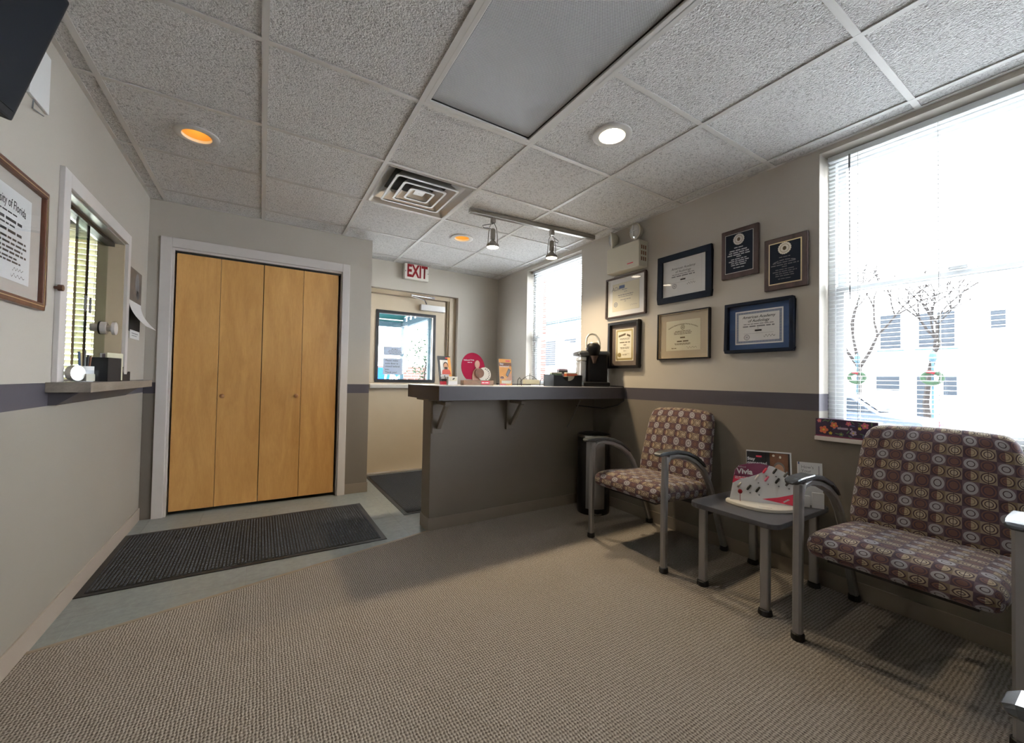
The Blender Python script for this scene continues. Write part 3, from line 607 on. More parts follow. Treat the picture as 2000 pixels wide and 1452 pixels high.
tag(MB().box(XR - 0.018, XR + 0.115, WB[0] - 0.02, WB[1] + 0.015, WB[2] - 0.022, WB[2] - 0.001).build('trim_3', 'trim', bevel=0.003), 'white sill board under the large window', 'window sill', kind='structure')
tag(MB().box(XR - 0.010, XR + 0.105, WF[0] - 0.01, WF[1] + 0.01, WF[2] - 0.02, WF[2] - 0.001).build('trim_4', 'trim', bevel=0.003), 'white sill board under the window above the counter', 'window sill', kind='structure')
def blind(name, label, ya, yb, z0, z1, x, pitch, depth, m, ladders, tilt=0.0, alongx=False, wand=None):
    """horizontal blind: headrail, slats, bottom rail, ladder cords; local x across, y depth"""
    L = yb - ya
    if alongx: r = thing(name, label, 'window blind', (ya, x, 0), 0.0)
    else: r = thing(name, label, 'window blind', (x, yb, 0), -PI / 2)
    MB().box(0, L, -0.016, 0.016, z1 - 0.028, z1).build('headrail', m, r, bevel=0.002)
    MB().box(0, L, -depth / 2, depth / 2, z0, z0 + 0.012).build('bottom_rail', m, r, bevel=0.002)
    n = int((z1 - 0.05 - z0 - 0.02) / pitch); src = None
    for i in range(n + 1):
        z = z0 + 0.025 + i * pitch
        if src is None:
            h = depth / 2; b = MB(); c = 0.0016
            b.add([(0, -h, 0), (L, -h, 0), (L, 0, c), (0, 0, c), (L, h, 0), (0, h, 0), (0, -h, -0.0007), (L, -h, -0.0007), (L, 0, c - 0.0007), (0, 0, c - 0.0007), (L, h, -0.0007), (0, h, -0.0007)], [(0, 1, 2, 3), (3, 2, 4, 5), (7, 6, 9, 8), (8, 9, 11, 10), (0, 6, 7, 1), (5, 4, 10, 11), (0, 3, 9, 6), (3, 5, 11, 9), (1, 7, 8, 2), (2, 8, 10, 4)])
            src = b.build('slat', m, r); src.location = (0, 0, z); src.rotation_euler = (tilt, 0, 0)
        else: share(src, 'slat', r, (0, 0, z), (tilt, 0, 0))
    for u in ladders: MB().box(u - 0.001, u + 0.001, -depth / 2 - 0.002, -depth / 2 - 0.0008, z0, z1 - 0.02).box(u - 0.001, u + 0.001, depth / 2 + 0.0008, depth / 2 + 0.002, z0, z1 - 0.02).build('ladder_cord', 'cord', r)
    if wand: MB().tube([(wand[0], -0.030, z1 - 0.03), (wand[0], -0.032, z1 - 0.10)], 0.0045, 6).tube([(wand[0], -0.032, z1 - 0.10), (wand[0] + 0.004, -0.034, wand[1])], 0.0022, 6).build('tilt_wand', 'wand', r)
    return r
blind('window_blind', 'white slatted blind hanging open in the large window', WB[0] + 0.006, WB[1] - 0.012, WB[2] + 0.012, WB[3] - 0.004, XR + 0.085, 0.0215, 0.025, 'slat', [0.13, 0.42, 0.72, 1.0, 1.2], wand=(0.10, 1.50))
blind('window_blind', 'white slatted blind hanging open in the window above the counter', WF[0] + 0.008, WF[1] - 0.010, WF[2] + 0.010, WF[3] - 0.004, XR + 0.078, 0.0215, 0.025, 'slat', [0.12, 0.45, 0.78], tilt=-0.06, wand=(0.06, 1.02))

# ------------------------------------------------------------------ reception window in the left wall
rw = thing('window_3', 'reception window with white casing and sliding glass in the left wall', 'window', (XL, 0, 0), kind='structure')
for q in ((2.358, 2.425, 1.008, 1.895), (3.298, 3.348, 1.008, 1.895), (2.425, 3.298, 1.832, 1.895)): MB().box(0.0, 0.017, *q).build('casing_board', 'trim', rw, bevel=0.002)
MB().box(-0.12, 0.0, 2.425, 2.432, 1.008, 1.832).build('side_jamb', 'trim', rw); MB().box(-0.12, 0.0, 3.291, 3.298, 1.008, 1.832).build('side_jamb', 'jamb', rw); MB().box(-0.12, 0.0, 2.432, 3.291, 1.824, 1.832).build('head_jamb', 'alu', rw)
MB().box(-0.085, -0.045, 2.432, 3.291, 1.804, 1.824).build('top_track', 'black', rw); MB().box(-0.085, -0.045, 2.432, 3.291, 1.008, 1.016).build('bottom_track', 'alu', rw)
MB().box(-0.058, -0.053, 2.432, 2.905, 1.016, 1.806).build('glass_panel', 'green_glass', rw); MB().box(-0.078, -0.073, 2.83, 3.29, 1.016, 1.806).build('glass_panel', 'green_glass', rw)
MB().box(-0.060, -0.051, 2.902, 2.909, 1.016, 1.806).build('glass_edge', 'black', rw); MB().box(-0.080, -0.071, 2.828, 2.832, 1.016, 1.806).build('glass_edge', 'wand', rw)
for yy in (2.865, 2.935): MB().box(-0.050, -0.043, yy - 0.008, yy + 0.008, 1.36, 1.44).build('pull_handle', 'wand', rw, bevel=0.003)
lk = MB(); 
for (r0, a, b_) in ((0.020, -0.085, -0.045), (0.034, -0.045, -0.020), (0.018, -0.020, 0.004), (0.036, 0.004, 0.018)): lk.tube([(a, 0, 0), (b_, 0, 0)], r0, 20)
lko = lk.build('push_lock', 'trim', rw, (0.0, 3.10, 1.30)); lko['label'] = 'white round push lock on the sliding glass'
MB().tube([(-0.050, 0, 0), (-0.043, 0, 0)], 0.0365, 20).build('lock_ring', 'black', lko)
MB().tube([(-0.06, 3.2905, 1.16), (-0.06, 3.286, 1.16)], 0.010, 12).build('jamb_screw', 'strip', rw)
tag(MB().tube([(0, 0, 0), (0.012, 0, 0)], 0.006, 12).tube([(0.012, 0, 0), (0.026, 0, 0)], 0.013, 14).build('coat_peg', 'red_wood', None, (XL, 2.352, 1.392)), 'small brown wooden peg on the left wall beside the reception window', 'peg')
# office window behind the reception glass
ow = thing('window_4', 'office window seen through the reception glass', 'window', (0, YF + 0.05, 0), kind='structure')
MB().frame(-1.75, -1.02, 0.95, 2.15, 0.04, 0.0, 0.06).build('window_frame', 'white', ow); MB().box(-1.71, -1.06, 0.03, 0.034, 0.99, 2.11).build('pane', 'glass', ow)
blind('window_blind', 'cream wide slat blind on the office window behind the reception glass', -1.78, -0.99, 0.93, 2.18, YF - 0.03, 0.043, 0.05, 'slat_cream', [0.12, 0.66], tilt=-0.70, alongx=True)
# shelf
sh = thing('wall_shelf', 'grey brown wooden shelf under the reception window', 'shelf', (XL, 2.307, 0.968))
MB().box(0.0, 0.130, 0.0, 1.078, 0.0, 0.040).build('board', 'shelf_wood', sh, bevel=0.002)
ap = MB(); ap.add([(0.0, 0.03, -0.052), (0.022, 0.035, -0.052), (0.085, 0.05, 0.0), (0.0, 0.03, 0.0), (0.0, 1.02, -0.052), (0.022, 1.02, -0.052), (0.085, 1.02, 0.0), (0.0, 1.02, 0.0)], [(0, 1, 2, 3), (7, 6, 5, 4), (1, 0, 4, 5), (2, 1, 5, 6), (3, 2, 6, 7), (0, 3, 7, 4)]); ap.build('apron', 'fascia', sh)

# ------------------------------------------------------------------ counter
ct = thing('reception_counter', 'tall taupe half wall counter with dark overhanging top', 'counter', (1.0, 2.65, 0))
MB().box(0.0, XR - 1.002, 0.0, 0.16, 0.0, 0.898).build('half_wall', 'lower', ct, bevel=0.003)
MB().box(-0.03, XR - 1.002, -0.03, 0.22, 0.898, 0.916).build('cap_moulding', 'lower', ct, bevel=0.002)
MB().box(-0.084, XR - 1.002, -0.35, 0.26, 0.916, 1.004).build('fascia', 'fascia', ct, bevel=0.002)
MB().box(-0.084, XR - 1.002, -0.35, 0.26, 1.0042, 1.008).build('worktop', 'ctop', ct)
MB().box(0.0, XR - 1.002, -0.007, 0.0, 0.0, 0.088).box(-0.007, 0.0, -0.007, 0.16, 0.0, 0.088).build('cove_base', 'base', ct, bevel=0.002)
for bx in (0.045, 0.64):
    br = MB().box(bx - 0.042, bx + 0.042, -0.022, 0.0, 0.672, 0.90).build('bracket', 'lower', ct, bevel=0.002)
    MB().box(bx - 0.02, bx + 0.02, -0.19, -0.022, 0.876, 0.8975).build('arm', 'lower', br, bevel=0.002)
    MB().ribbon([(-0.030, 0.715), (-0.165, 0.876)], bx - 0.016, bx + 0.016, 0.026, c=0.003).build('brace', 'lower', br)
ZC = 1.0081

def photo_man(b, cx, z0, w_, y, skin, shirt, hair, beard):
    b.prism([(cx - w_ * .55, z0), (cx + w_ * .55, z0), (cx + w_ * .48, z0 + w_ * .42), (cx + w_ * .16, z0 + w_ * .60), (cx - w_ * .16, z0 + w_ * .60), (cx - w_ * .48, z0 + w_ * .42)], y, y + 0.0002, shirt)
    b.disc(cx, z0 + w_ * .98, w_ * .31, w_ * .40, y - 0.0002, hair); b.disc(cx, z0 + w_ * .88, w_ * .26, w_ * .36, y - 0.0004, skin); b.disc(cx, z0 + w_ * .68, w_ * .20, w_ * .15, y - 0.0006, beard)
def brochure_holder(name, label, x, y, rz, w_, h_, front_h, z=ZC, lean=0.22):
    r = thing(name, label, 'brochure holder', (x, y, z), rz)
    b = MB(); k = math.sin(lean)
    b.add([(-w_ / 2, 0.0, 0.003), (w_ / 2, 0.0, 0.003), (w_ / 2, h_ * 0.75 * k, h_ * 0.75), (-w_ / 2, h_ * 0.75 * k, h_ * 0.75)], [(0, 1, 2, 3)]); b.box(-w_ / 2, w_ / 2, -0.028, 0.065, 0.0, 0.003)
    b.add([(-w_ / 2, -0.026, 0.003), (w_ / 2, -0.026, 0.003), (w_ / 2, -0.026 + front_h * k, front_h), (-w_ / 2, -0.026 + front_h * k, front_h)], [(0, 1, 2, 3)])
    for s in (-1, 1): b.add([(s * w_ / 2, -0.026, 0.003), (s * w_ / 2, 0.0, 0.003), (s * w_ / 2, front_h * k, front_h), (s * w_ / 2, -0.026 + front_h * k, front_h)], [(0, 1, 2, 3)])
    b.build('clear_tray', 'acrylic', r)
    return r
def leaflet(name, label, x, y, rz, z, w_, h_, lean, cat='brochure', thick=0.006):
    """a stack of leaflets leaning back; returns an Empty whose x,z plane is the cover"""
    r = thing(name, label, cat, (x, y, z), rz); r.rotation_euler = (-lean, 0, rz)
    MB().box(-w_ / 2, w_ / 2, 0.0, thick, 0, h_).build('sheets', 'paper', r)
    return r
# left brochure with man in red
brochure_holder('brochure_holder', 'clear tray holding the dark brochure at the left end of the counter', 1.045, 2.50, 0.15, 0.105, 0.15, 0.05)
lf = leaflet('brochure', 'tall dark brochure showing a bearded man in red, left end of counter', 1.042, 2.490, 0.15, ZC + 0.004, 0.096, 0.195, 0.22)
b = MB().rect(-0.048, 0.048, 0, 0.195, -0.0006, 0).rect(-0.034, 0.040, 0.065, 0.168, -0.0010, 1).rect(0.026, 0.048, 0.05, 0.188, -0.0014, 2); photo_man(b, 0.008, 0.070, 0.062, -0.0018, 3, 4, 5, 6)
b.rect(0.01, 0.04, 0.178, 0.186, -0.0012, 7).words(0.0, 0.058, 0.075, 0.008, -0.0012, 8, 3).words(-0.005, 0.045, 0.06, 0.008, -0.0012, 8, 4).rect(-0.048, 0.0, 0.0, 0.022, -0.0012, 7)
b.build('cover_print', ['dark_print', 'paper', 'orange', 'skin', 'shirt', 'beard', 'beard', 'hot_red', 'paper'], lf)
cs = thing('card_stack', 'small clear box of white cards beside the dark brochure', 'cards', (1.066, 2.452, ZC), 0.15)
MB().box(-0.035, 0.035, -0.010, 0.010, 0.003, 0.058).build('cards', 'paper', cs); MB().rect(-0.03, 0.03, 0.028, 0.055, -0.0108, 0).disc(0.004, 0.043, 0.010, 0.005, -0.0114, 1, 12, 0.5).build('card_print', ['ivory', 'ink'], cs); MB().box(-0.04, 0.04, -0.015, 0.015, 0.0, 0.003).build('clear_tray', 'acrylic', cs)
# crimson oval display
ov = thing('countertop_display', 'crimson oval display with a figure and cream disc on a walnut base', 'display', (1.282, 2.52, ZC), -0.05)
MB().box(-0.112, 0.118, -0.03, 0.03, 0.004, 0.036).build('base', 'display_wood', ov, bevel=0.003); MB().prism([(-0.11, 0.0), (0.116, 0.0), (0.116, 0.004), (-0.11, 0.004)], -0.028, 0.028).build('base_pad', 'cream_p', ov)
def oval(cx, cz, rx, rz, n=36, rot=0.0):
    o = []
    for i in range(n):
        a = 2 * PI * i / n; p, q = rx * math.cos(a), rz * math.sin(a); o.append((cx + p * math.cos(rot) - q * math.sin(rot), cz + p * math.sin(rot) + q * math.cos(rot)))
    return o
MB().prism([p for p in oval(-0.028, 0.125, 0.088, 0.104, rot=0.25) if p[1] > 0.036] , 0.002, 0.007).build('oval_board', 'magenta', ov)
lettering('ReSound Vivia', 0.0135, -0.062, 0.176, 0.0012, 'paper', ov, bold=0.0003, rot=0.03); b = MB().words(-0.055, 0.160, 0.034, 0.004, 0.0012, 0, 5); b.build('small_print', 'paper', ov)
b = MB().prism([(-0.036, 0.036), (0.05, 0.036), (0.05, 0.08), (0.03, 0.105), (0.012, 0.122), (-0.008, 0.122), (-0.030, 0.10), (-0.036, 0.07)], -0.003, 0.001, 0); b.prism(oval(0.0, 0.148, 0.019, 0.028), -0.003, 0.0015, 0); b.build('figure', 'figure_pink', ov)
MB().prism([p for p in oval(0.052, 0.078, 0.05, 0.05)], -0.012, -0.008).build('cream_disc', 'cream_p', ov); MB().prism(oval(0.012, 0.086, 0.034, 0.034), -0.020, -0.0125).build('brown_dial', 'brownp', ov)
for k in range(8):
    a = -1.2 + k * 0.37; MB().disc(0.052 + 0.038 * math.cos(a), 0.078 + 0.038 * math.sin(a), 0.005, 0.003, -0.0125, 0, 10, a).build('hearing_aid_spot', 'ink', ov)
MB().rect(0.02, 0.085, 0.008, 0.032, -0.0312, 0).words(0.05, 0.02, 0.05, 0.006, -0.0318, 1, 8).build('base_label', ['hot_red', 'paper'], ov)
# orange brochure
brochure_holder('brochure_holder', 'clear tray holding the orange brochure in the middle of the counter', 1.505, 2.50, 0.0, 0.118, 0.13, 0.07, lean=0.12)
lf = leaflet('brochure', 'orange brochure showing a hand with a phone, middle of the counter', 1.505, 2.492, 0.0, ZC + 0.004, 0.104, 0.192, 0.12)
b = MB().rect(-0.052, 0.052, 0, 0.192, -0.0006, 0).rect(-0.052, 0.052, 0.140, 0.165, -0.0009, 4)
b.add([(0.000, -0.0014, 0.075), (0.018, -0.0014, 0.058), (0.046, -0.0014, 0.110), (0.026, -0.0014, 0.124)], [(0, 1, 2, 3)], 1).add([(0.005, -0.0018, 0.077), (0.017, -0.0018, 0.065), (0.040, -0.0018, 0.108), (0.027, -0.0018, 0.117)], [(0, 1, 2, 3)], 5)
b.prism([(0.0, 0.02), (0.052, 0.02), (0.052, 0.085), (0.040, 0.088), (0.020, 0.06), (0.004, 0.05)], -0.0012, -0.0010, 2).rect(-0.036, 0.045, 0.012, 0.034, -0.0022, 3).rect(-0.052, 0.0, 0.0, 0.010, -0.0012, 6).disc(-0.03, 0.055, 0.016, 0.010, -0.0012, 4).rect(0.004, 0.04, 0.173, 0.182, -0.0010, 6)
b.build('cover_print', ['orange', 'phone_glass', 'skin', 'ivory', 'brownp', 'grey_print', 'hot_red'], lf)
lettering('Stay\nconnected', 0.0185, -0.046, 0.146, -0.0016, 'paper', lf, 'LEFT', bold=0.0004)
# wire card rack
rk = thing('card_rack', 'black scrolled wire rack on the counter in front of the window', 'card rack', (1.745, 2.52, ZC), 0.0)
arc = [(-0.085 + 0.17 * i / 16, 0.02, 0.034 + 0.045 * math.sin(PI * i / 16)) for i in range(17)]
MB().tube(arc, 0.0018, 6).build('back_arch', 'black_matt', rk)
for sx in (-0.042, 0.042): MB().tube([(sx + 0.013 * math.cos(a), 0.02, 0.052 + 0.013 * math.sin(a)) for a in [2 * PI * i / 14 for i in range(14)]], 0.0014, 6, closed=True).build('scroll', 'black_matt', rk)
for sx in (-1, 1):
    MB().tube([(sx * 0.105, 0.03, 0.0018), (sx * 0.105, 0.025, 0.045), (sx * 0.105, 0.0, 0.062), (sx * 0.105, -0.022, 0.045), (sx * 0.105, -0.026, 0.0018)], 0.0022, 6).build('end_hoop', 'black_matt', rk)
MB().tube([(-0.105, -0.02, 0.012), (0.105, -0.02, 0.012)], 0.0018, 6).tube([(-0.105, 0.02, 0.012), (0.105, 0.02, 0.012)], 0.0018, 6).tube([(-0.085, 0.02, 0.034), (-0.085, 0.02, 0.012)], 0.0016, 6).tube([(0.085, 0.02, 0.034), (0.085, 0.02, 0.012)], 0.0016, 6).tube([(0, 0.02, 0.012), (0, 0.02, 0.095)], 0.0016, 6).build('base_rail', 'black_matt', rk)
cd = tag(MB().box(-0.066, 0.066, -0.018, 0.016, 0.0, 0.034).build('card_bundle', 'envelope', None, (1.745, 2.52, ZC + 0.0145)), 'block of cream cards lying in the black wire rack', 'cards')
# black organiser
og = thing('tea_organiser', 'black open box with a scooped front beside the coffee maker', 'organiser', (2.005, 2.46, ZC), -0.10)
ft = MB(); pts = [(-0.128, 0.0), (0.128, 0.0), (0.132, 0.085), (0.062, 0.085)] + [(0.005 + 0.055 * math.cos(a), 0.085 - 0.042 * math.sin(a)) for a in [PI * i / 12 for i in range(1, 12)]] + [(-0.052, 0.085), (-0.132, 0.085)]
ft.prism(pts, -0.075, -0.071); ft.build('front', 'deep_black', og)
MB().box(-0.130, 0.130, 0.071, 0.075, 0.0, 0.092).build('back', 'deep_black', og); MB().box(-0.130, -0.126, -0.071, 0.071, 0, 0.09).build('side', 'deep_black', og); MB().box(0.126, 0.130, -0.071, 0.071, 0, 0.09).build('side', 'deep_black', og); MB().box(-0.126, 0.126, -0.071, 0.071, 0, 0.004).build('bottom', 'deep_black', og); MB().box(-0.002, 0.002, -0.07, 0.07, 0.004, 0.075).build('divider', 'deep_black', og)
def pack(label, x, y, z, sx, sy, sz, m, band):
    r = thing('tea_packet', label, 'packet', (x, y, z), -0.10); MB().box(-sx, sx, -sy, sy, 0, sz).build('box', m, r, bevel=0.001); MB().box(-sx - 0.0004, sx + 0.0004, -sy - 0.0005, sy, sz * 0.72, sz * 0.9).build('band', band, r)
pack('pale packet standing at the left in the black organiser', 1.945, 2.475, ZC + 0.005, 0.045, 0.018, 0.105, 'ivory', 'leafp'); pack('tall striped packet at the back of the black organiser', 2.035, 2.505, ZC + 0.005, 0.042, 0.016, 0.135, 'lilac', 'dark_print'); pack('peach packet at the right in the black organiser', 2.072, 2.445, ZC + 0.005, 0.05, 0.018, 0.105, 'ivory', 'coral')
# coffee maker
cm = thing('coffee_maker', 'black and silver pod coffee maker with raised handle on the counter', 'coffee maker', (2.325, 2.49, ZC), -0.42)
MB().rbox(0.082, 0.10, 0.135, 0.02, (0.040, 0.025, 0.139), 3, 3, 3).build('body', 'deep_black', cm, smooth=True)
MB().rbox(0.026, 0.075, 0.100, 0.012, (-0.074, 0.035, 0.112), 2, 2, 2).build('water_tank', 'brush', cm, smooth=True); MB().rbox(0.026, 0.0752, 0.017, 0.008, (-0.074, 0.035, 0.229), 2, 2, 2).build('tank_top', 'silver', cm, smooth=True)
MB().rbox(0.132, 0.105, 0.022, 0.020, (0.010, 0.03, 0.272), 3, 3, 1).build('lid', 'armcap', cm, smooth=True)
MB().rbox(0.11, 0.065, 0.019, 0.012, (0.005, -0.085, 0.0195), 3, 3, 1).build('drip_tray', 'deep_black', cm, smooth=True)
hd = MB().lathe([(0.030, -0.075), (0.042, -0.06), (0.056, -0.02), (0.058, 0.0), (0.055, 0.02), (0.042, 0.035), (0.02, 0.04)], 24); hd.build('brew_head', 'deep_black', cm, (0.0, -0.055, 0.315), smooth=True)
MB().lathe([(0.038, 0.0), (0.040, 0.008), (0.036, 0.014)], 24).build('head_ring', 'silver', cm, (0.0, -0.055, 0.346), smooth=True)
MB().tube([(-0.056, -0.055, 0.315), (-0.058, -0.045, 0.36), (-0.05, -0.035, 0.40), (-0.028, -0.028, 0.428), (0.0, -0.026, 0.436), (0.028, -0.028, 0.428), (0.05, -0.035, 0.40), (0.058, -0.045, 0.36), (0.056, -0.055, 0.315)], 0.0085, 10).build('handle', 'silver', cm, smooth=True)
MB().lathe([(0.012, 0.0), (0.020, 0.03), (0.034, 0.06)], 16).build('spout', 'dark_wood', cm, (0.0, -0.085, 0.19), smooth=True)
tag(MB().tube([(2.40, 2.60, ZC + 0.006), (2.47, 2.52, ZC + 0.006), (2.495, 2.36, ZC + 0.006), (2.498, 2.292, 1.012), (2.50, 2.283, 0.98), (2.50, 2.286, 0.90), (2.46, 2.32, 0.86), (2.40, 2.42, 0.83), (2.33, 2.60, 0.84), (2.30, 2.635, 0.84)], 0.005, 8).build('power_cord', 'black'), 'black power cord looping over the counter end under the coffee maker', 'cord')
tag(MB().tube([(2.17, 2.44, 0.895), (2.20, 2.60, 0.70), (2.205, 2.64, 0.66)], 0.0045, 8).build('support_rod', 'nickel'), 'thin metal rod hanging under the counter above the bin', 'rod')
# bin
bn = thing('waste_bin', 'black pedal bin with steel front under the counter', 'bin', (2.300, 2.415, 0.006))
MB().lathe([(0.125, 0.0), (0.128, 0.02), (0.128, 0.60), (0.124, 0.61)], 36).build('body', 'black', bn, smooth=True)
st = MB()
for j, z in enumerate((0.06, 0.60)):
    pass
A0, A1, ns = math.radians(200), math.radians(268), 14
vs = []; fs = []
for i in range(ns + 1):
    a = A0 + (A1 - A0) * i / ns
    for (r_, z) in ((0.1295, 0.05), (0.1295, 0.60)): vs.append((r_ * math.cos(a), r_ * math.sin(a), z))
for i in range(ns): fs.append((2 * i, 2 * i + 2, 2 * i + 3, 2 * i + 1))
MB().add(vs, fs).build('steel_front', 'bin_steel', bn, smooth=True)
MB().lathe([(0.130, 0.600), (0.134, 0.604), (0.134, 0.618), (0.128, 0.622)], 36).build('rim', 'chrome', bn, smooth=True); MB().lathe([(0.126, 0.622), (0.10, 0.632), (0.05, 0.637), (0.001, 0.638)], 36).build('lid', 'black', bn, smooth=True)
MB().box(-0.10, -0.05, -0.150, -0.110, 0.015, 0.028).build('pedal', 'chrome', bn, bevel=0.003)

# ------------------------------------------------------------------ upholstered chairs
def make_chair(label):
    r = thing('armchair', label, 'chair', group='upholstered armchairs')
    fz = 0.006
    top, front = 0.448, -0.315
    def suv(axis, sg, P):
        x, y, z = P; zt = 0.046 - z
        if axis == 2: return (x, y) if sg > 0 else (x, -1 - y)
        if axis == 1: return (x, (-0.245 if sg < 0 else 0.245) - zt * (1 if sg < 0 else -1))
        return (sg * (0.262 + zt), y)
    def sw(v):
        x, y, z = v; k = (1 - min(1, abs(x) / 0.262) ** 4) * (1 - min(1, abs(y) / 0.245) ** 4)
        z2 = z + (0.012 * k if z > 0 else 0.0); z2 -= 0.020 * max(0, (-y - 0.12) / 0.125) ** 2 * (1 if z > 0 else 0.4); return (x, y, z2 - 0.03 * (y + 0.245) / 0.49 + 0.012)
    MB().rbox(0.262, 0.245, 0.046, 0.040, (0, -0.075, 0.404), 10, 10, 2, sw, suv).build('seat', 'fabric', r, smooth=True, weld=True)
    def buv(axis, sg, P):
        x, y, z = P
        if axis == 1: return (x, z) if sg < 0 else (x, z + 3)
        if axis == 2: return (x, sg * (0.235 + (y + 0.036)))
        return (sg * (0.27 + y + 0.036), z)
    def bw(v):
        x, y, z = v; t = (z + 0.235) / 0.47; k = 1 - 0.13 * t - 0.10 * max(0, (t - 0.82) / 0.18) ** 2 - 0.05 * max(0, (0.2 - t) / 0.2) ** 2
        yy = y - (0.018 * (1 - (x / 0.27) ** 2) * (1 - (2 * t - 1) ** 4) if y < 0 else 0); return (x * k, yy + 0.075 * t + 0.030 * t * t + 0.02 * (x / 0.27) ** 2 * -0.6, z + 0.012 * (1 - (x / 0.27) ** 2) * (t > 0.5))
    MB().rbox(0.27, 0.036, 0.235, 0.032, (0, 0.170, 0.632), 10, 2, 10, bw, buv).build('backrest', 'fabric', r, smooth=True, weld=True)
    for s in (-1, 1):
        x0, x1 = sorted((s * 0.270, s * 0.304))
        lg = MB().ribbon([(-0.300, fz + 0.02), (-0.300, 0.30), (-0.297, 0.50), (-0.294, 0.640)], x0, x1, 0.034, c=0.008).build('leg', 'steel', r)
        MB().lathe([(0.022, 0), (0.025, 0.004), (0.024, 0.026), (0.020, 0.030)], 16, (s * 0.287, -0.300, fz)).build('foot', 'rubber', lg)
        path = [(-0.300, 0.570), (-0.292, 0.605), (-0.262, 0.632), (-0.21, 0.640), (-0.12, 0.624), (-0.03, 0.590), (0.045, 0.540), (0.100, 0.475), (0.140, 0.400), (0.175, 0.315), (0.225, 0.18), (0.285, fz + 0.02)]
        lr = MB().ribbon(path, x0, x1, [0.014, 0.020, 0.026, 0.030, 0.031, 0.032, 0.032, 0.032, 0.031, 0.030, 0.030, 0.030], c=0.007).build('arm_rail', 'steel', r); lr['label'] = 'silver arm rail bending down into the rear leg'
        MB().lathe([(0.022, 0), (0.025, 0.004), (0.024, 0.026), (0.020, 0.030)], 16, (s * 0.287, 0.286, fz)).build('foot', 'rubber', lr)
        c0, c1 = sorted((s * 0.259, s * 0.317))
        cap = [(-0.368, 0.650), (-0.364, 0.6535), (-0.354, 0.6575), (-0.335, 0.6605), (-0.30, 0.6625), (-0.21, 0.664), (-0.12, 0.648), (-0.03, 0.614), (0.030, 0.575), (0.052, 0.553)]
        ca = MB().ribbon(cap, c0, c1, [0.008, 0.013, 0.017, 0.020, 0.021, 0.020, 0.020, 0.018, 0.014, 0.006], c=0.0039, ws=[0.35, 0.70, 0.90, 0.98, 1.0, 1.0, 0.98, 0.95, 0.92, 0.88]).build('arm_cap', 'armcap', r); ca['label'] = 'glossy charcoal arm cap'
    MB().box(-0.268, 0.268, -0.02, 0.012, 0.335, 0.360).build('seat_rail', 'black_matt', r, bevel=0.004); MB().box(-0.268, 0.268, 0.11, 0.14, 0.340, 0.365).build('seat_rail', 'black_matt', r, bevel=0.004); MB().box(-0.20, 0.20, -0.26, 0.14, 0.345, 0.358).build('seat_pan', 'black_matt', r)
    return r
ch = make_chair('circle patterned armchair between the waste bin and the side table'); ch.location = (2.207, 1.731, 0.0); ch.rotation_euler = (0, 0, -PI / 2)
c2 = copy_tree(ch); c2.location = (2.197, 0.500, 0.0); c2['label'] = 'circle patterned armchair in front of the large window'
c3 = copy_tree(ch); c3.location = (1.099, -0.262, 0.0); c3.rotation_euler = (0, 0, PI); c3['label'] = 'nearest armchair, only its bright arm cap end shows at the lower right'

# ------------------------------------------------------------------ side table and what stands on it
tb = thing('side_table', 'low charcoal side table with silver legs between two armchairs', 'side table', (2.215, 1.10, 0.006))
def rrect(hx, hy, r, n=6):
    o = []
    for cx, cy, a0 in ((hx - r, hy - r, 0), (-hx + r, hy - r, PI / 2), (-hx + r, -hy + r, PI), (hx - r, -hy + r, 1.5 * PI)):
        o += [(cx + r * math.cos(a0 + PI / 2 * i / n), cy + r * math.sin(a0 + PI / 2 * i / n)) for i in range(n + 1)]
    return o
MB().slab(rrect(0.288, 0.215, 0.05), 0.400, 0.424).build('table_top', 'table', tb, bevel=0.003)
for sx in (-1, 1):
    for sy in (-1, 1):
        cx, cy = sx * 0.245, sy * 0.152
        l_ = MB().slab([(cx + p[0], cy + p[1]) for p in rrect(0.014, 0.020, 0.008, 3)], 0.02, 0.400).build('leg', 'steel', tb); MB().lathe([(0.026, 0), (0.030, 0.004), (0.027, 0.022), (0.020, 0.026)], 16, (cx, cy, 0)).build('foot', 'rubber', l_)
MB().box(-0.235, 0.235, -0.146, -0.134, 0.365, 0.400).box(-0.235, 0.235, 0.134, 0.146, 0.365, 0.400).build('apron', 'black_matt', tb)
ZTB = 0.4305
# Vivia display
vd = thing('countertop_display', 'white display on the side table with rows of hearing aids and crimson print', 'display', (2.180, 1.066, ZTB), -0.98)
bs = [(-0.165, 0.0)] + [(-0.165 + 0.33 * i / 20, -0.115 * math.sin(PI * i / 20) ** 0.75) for i in range(1, 20)] + [(0.165, 0.0), (0.155, 0.03), (-0.155, 0.03)]
MB().slab(bs, 0.0, 0.017).build('base', 'cream_p', vd, bevel=0.004)
MB().box(-0.025, 0.03, -0.088, -0.085, 0.0172, 0.0176).build('base_mark', 'ink_grey', vd)
panel = [(-0.145, 0.017), (0.150, 0.017), (0.150, 0.115), (0.135, 0.150), (0.10, 0.180), (0.05, 0.203), (-0.01, 0.213), (-0.06, 0.208), (-0.10, 0.195), (-0.120, 0.170)]
vp = MB().prism(panel, -0.004, 0.0).build('panel', 'paper', vd); vp.rotation_euler = (-0.20, 0, 0); vp['label'] = 'curved white printed panel'
b = MB(); b.add([(p[0], -0.0046, p[1]) for p in [(-0.125, 0.140), (-0.120, 0.170), (-0.10, 0.195), (-0.06, 0.208), (-0.01, 0.213), (0.035, 0.207), (0.02, 0.180), (-0.02, 0.155), (-0.06, 0.138)]], [tuple(range(8, -1, -1))], 0)
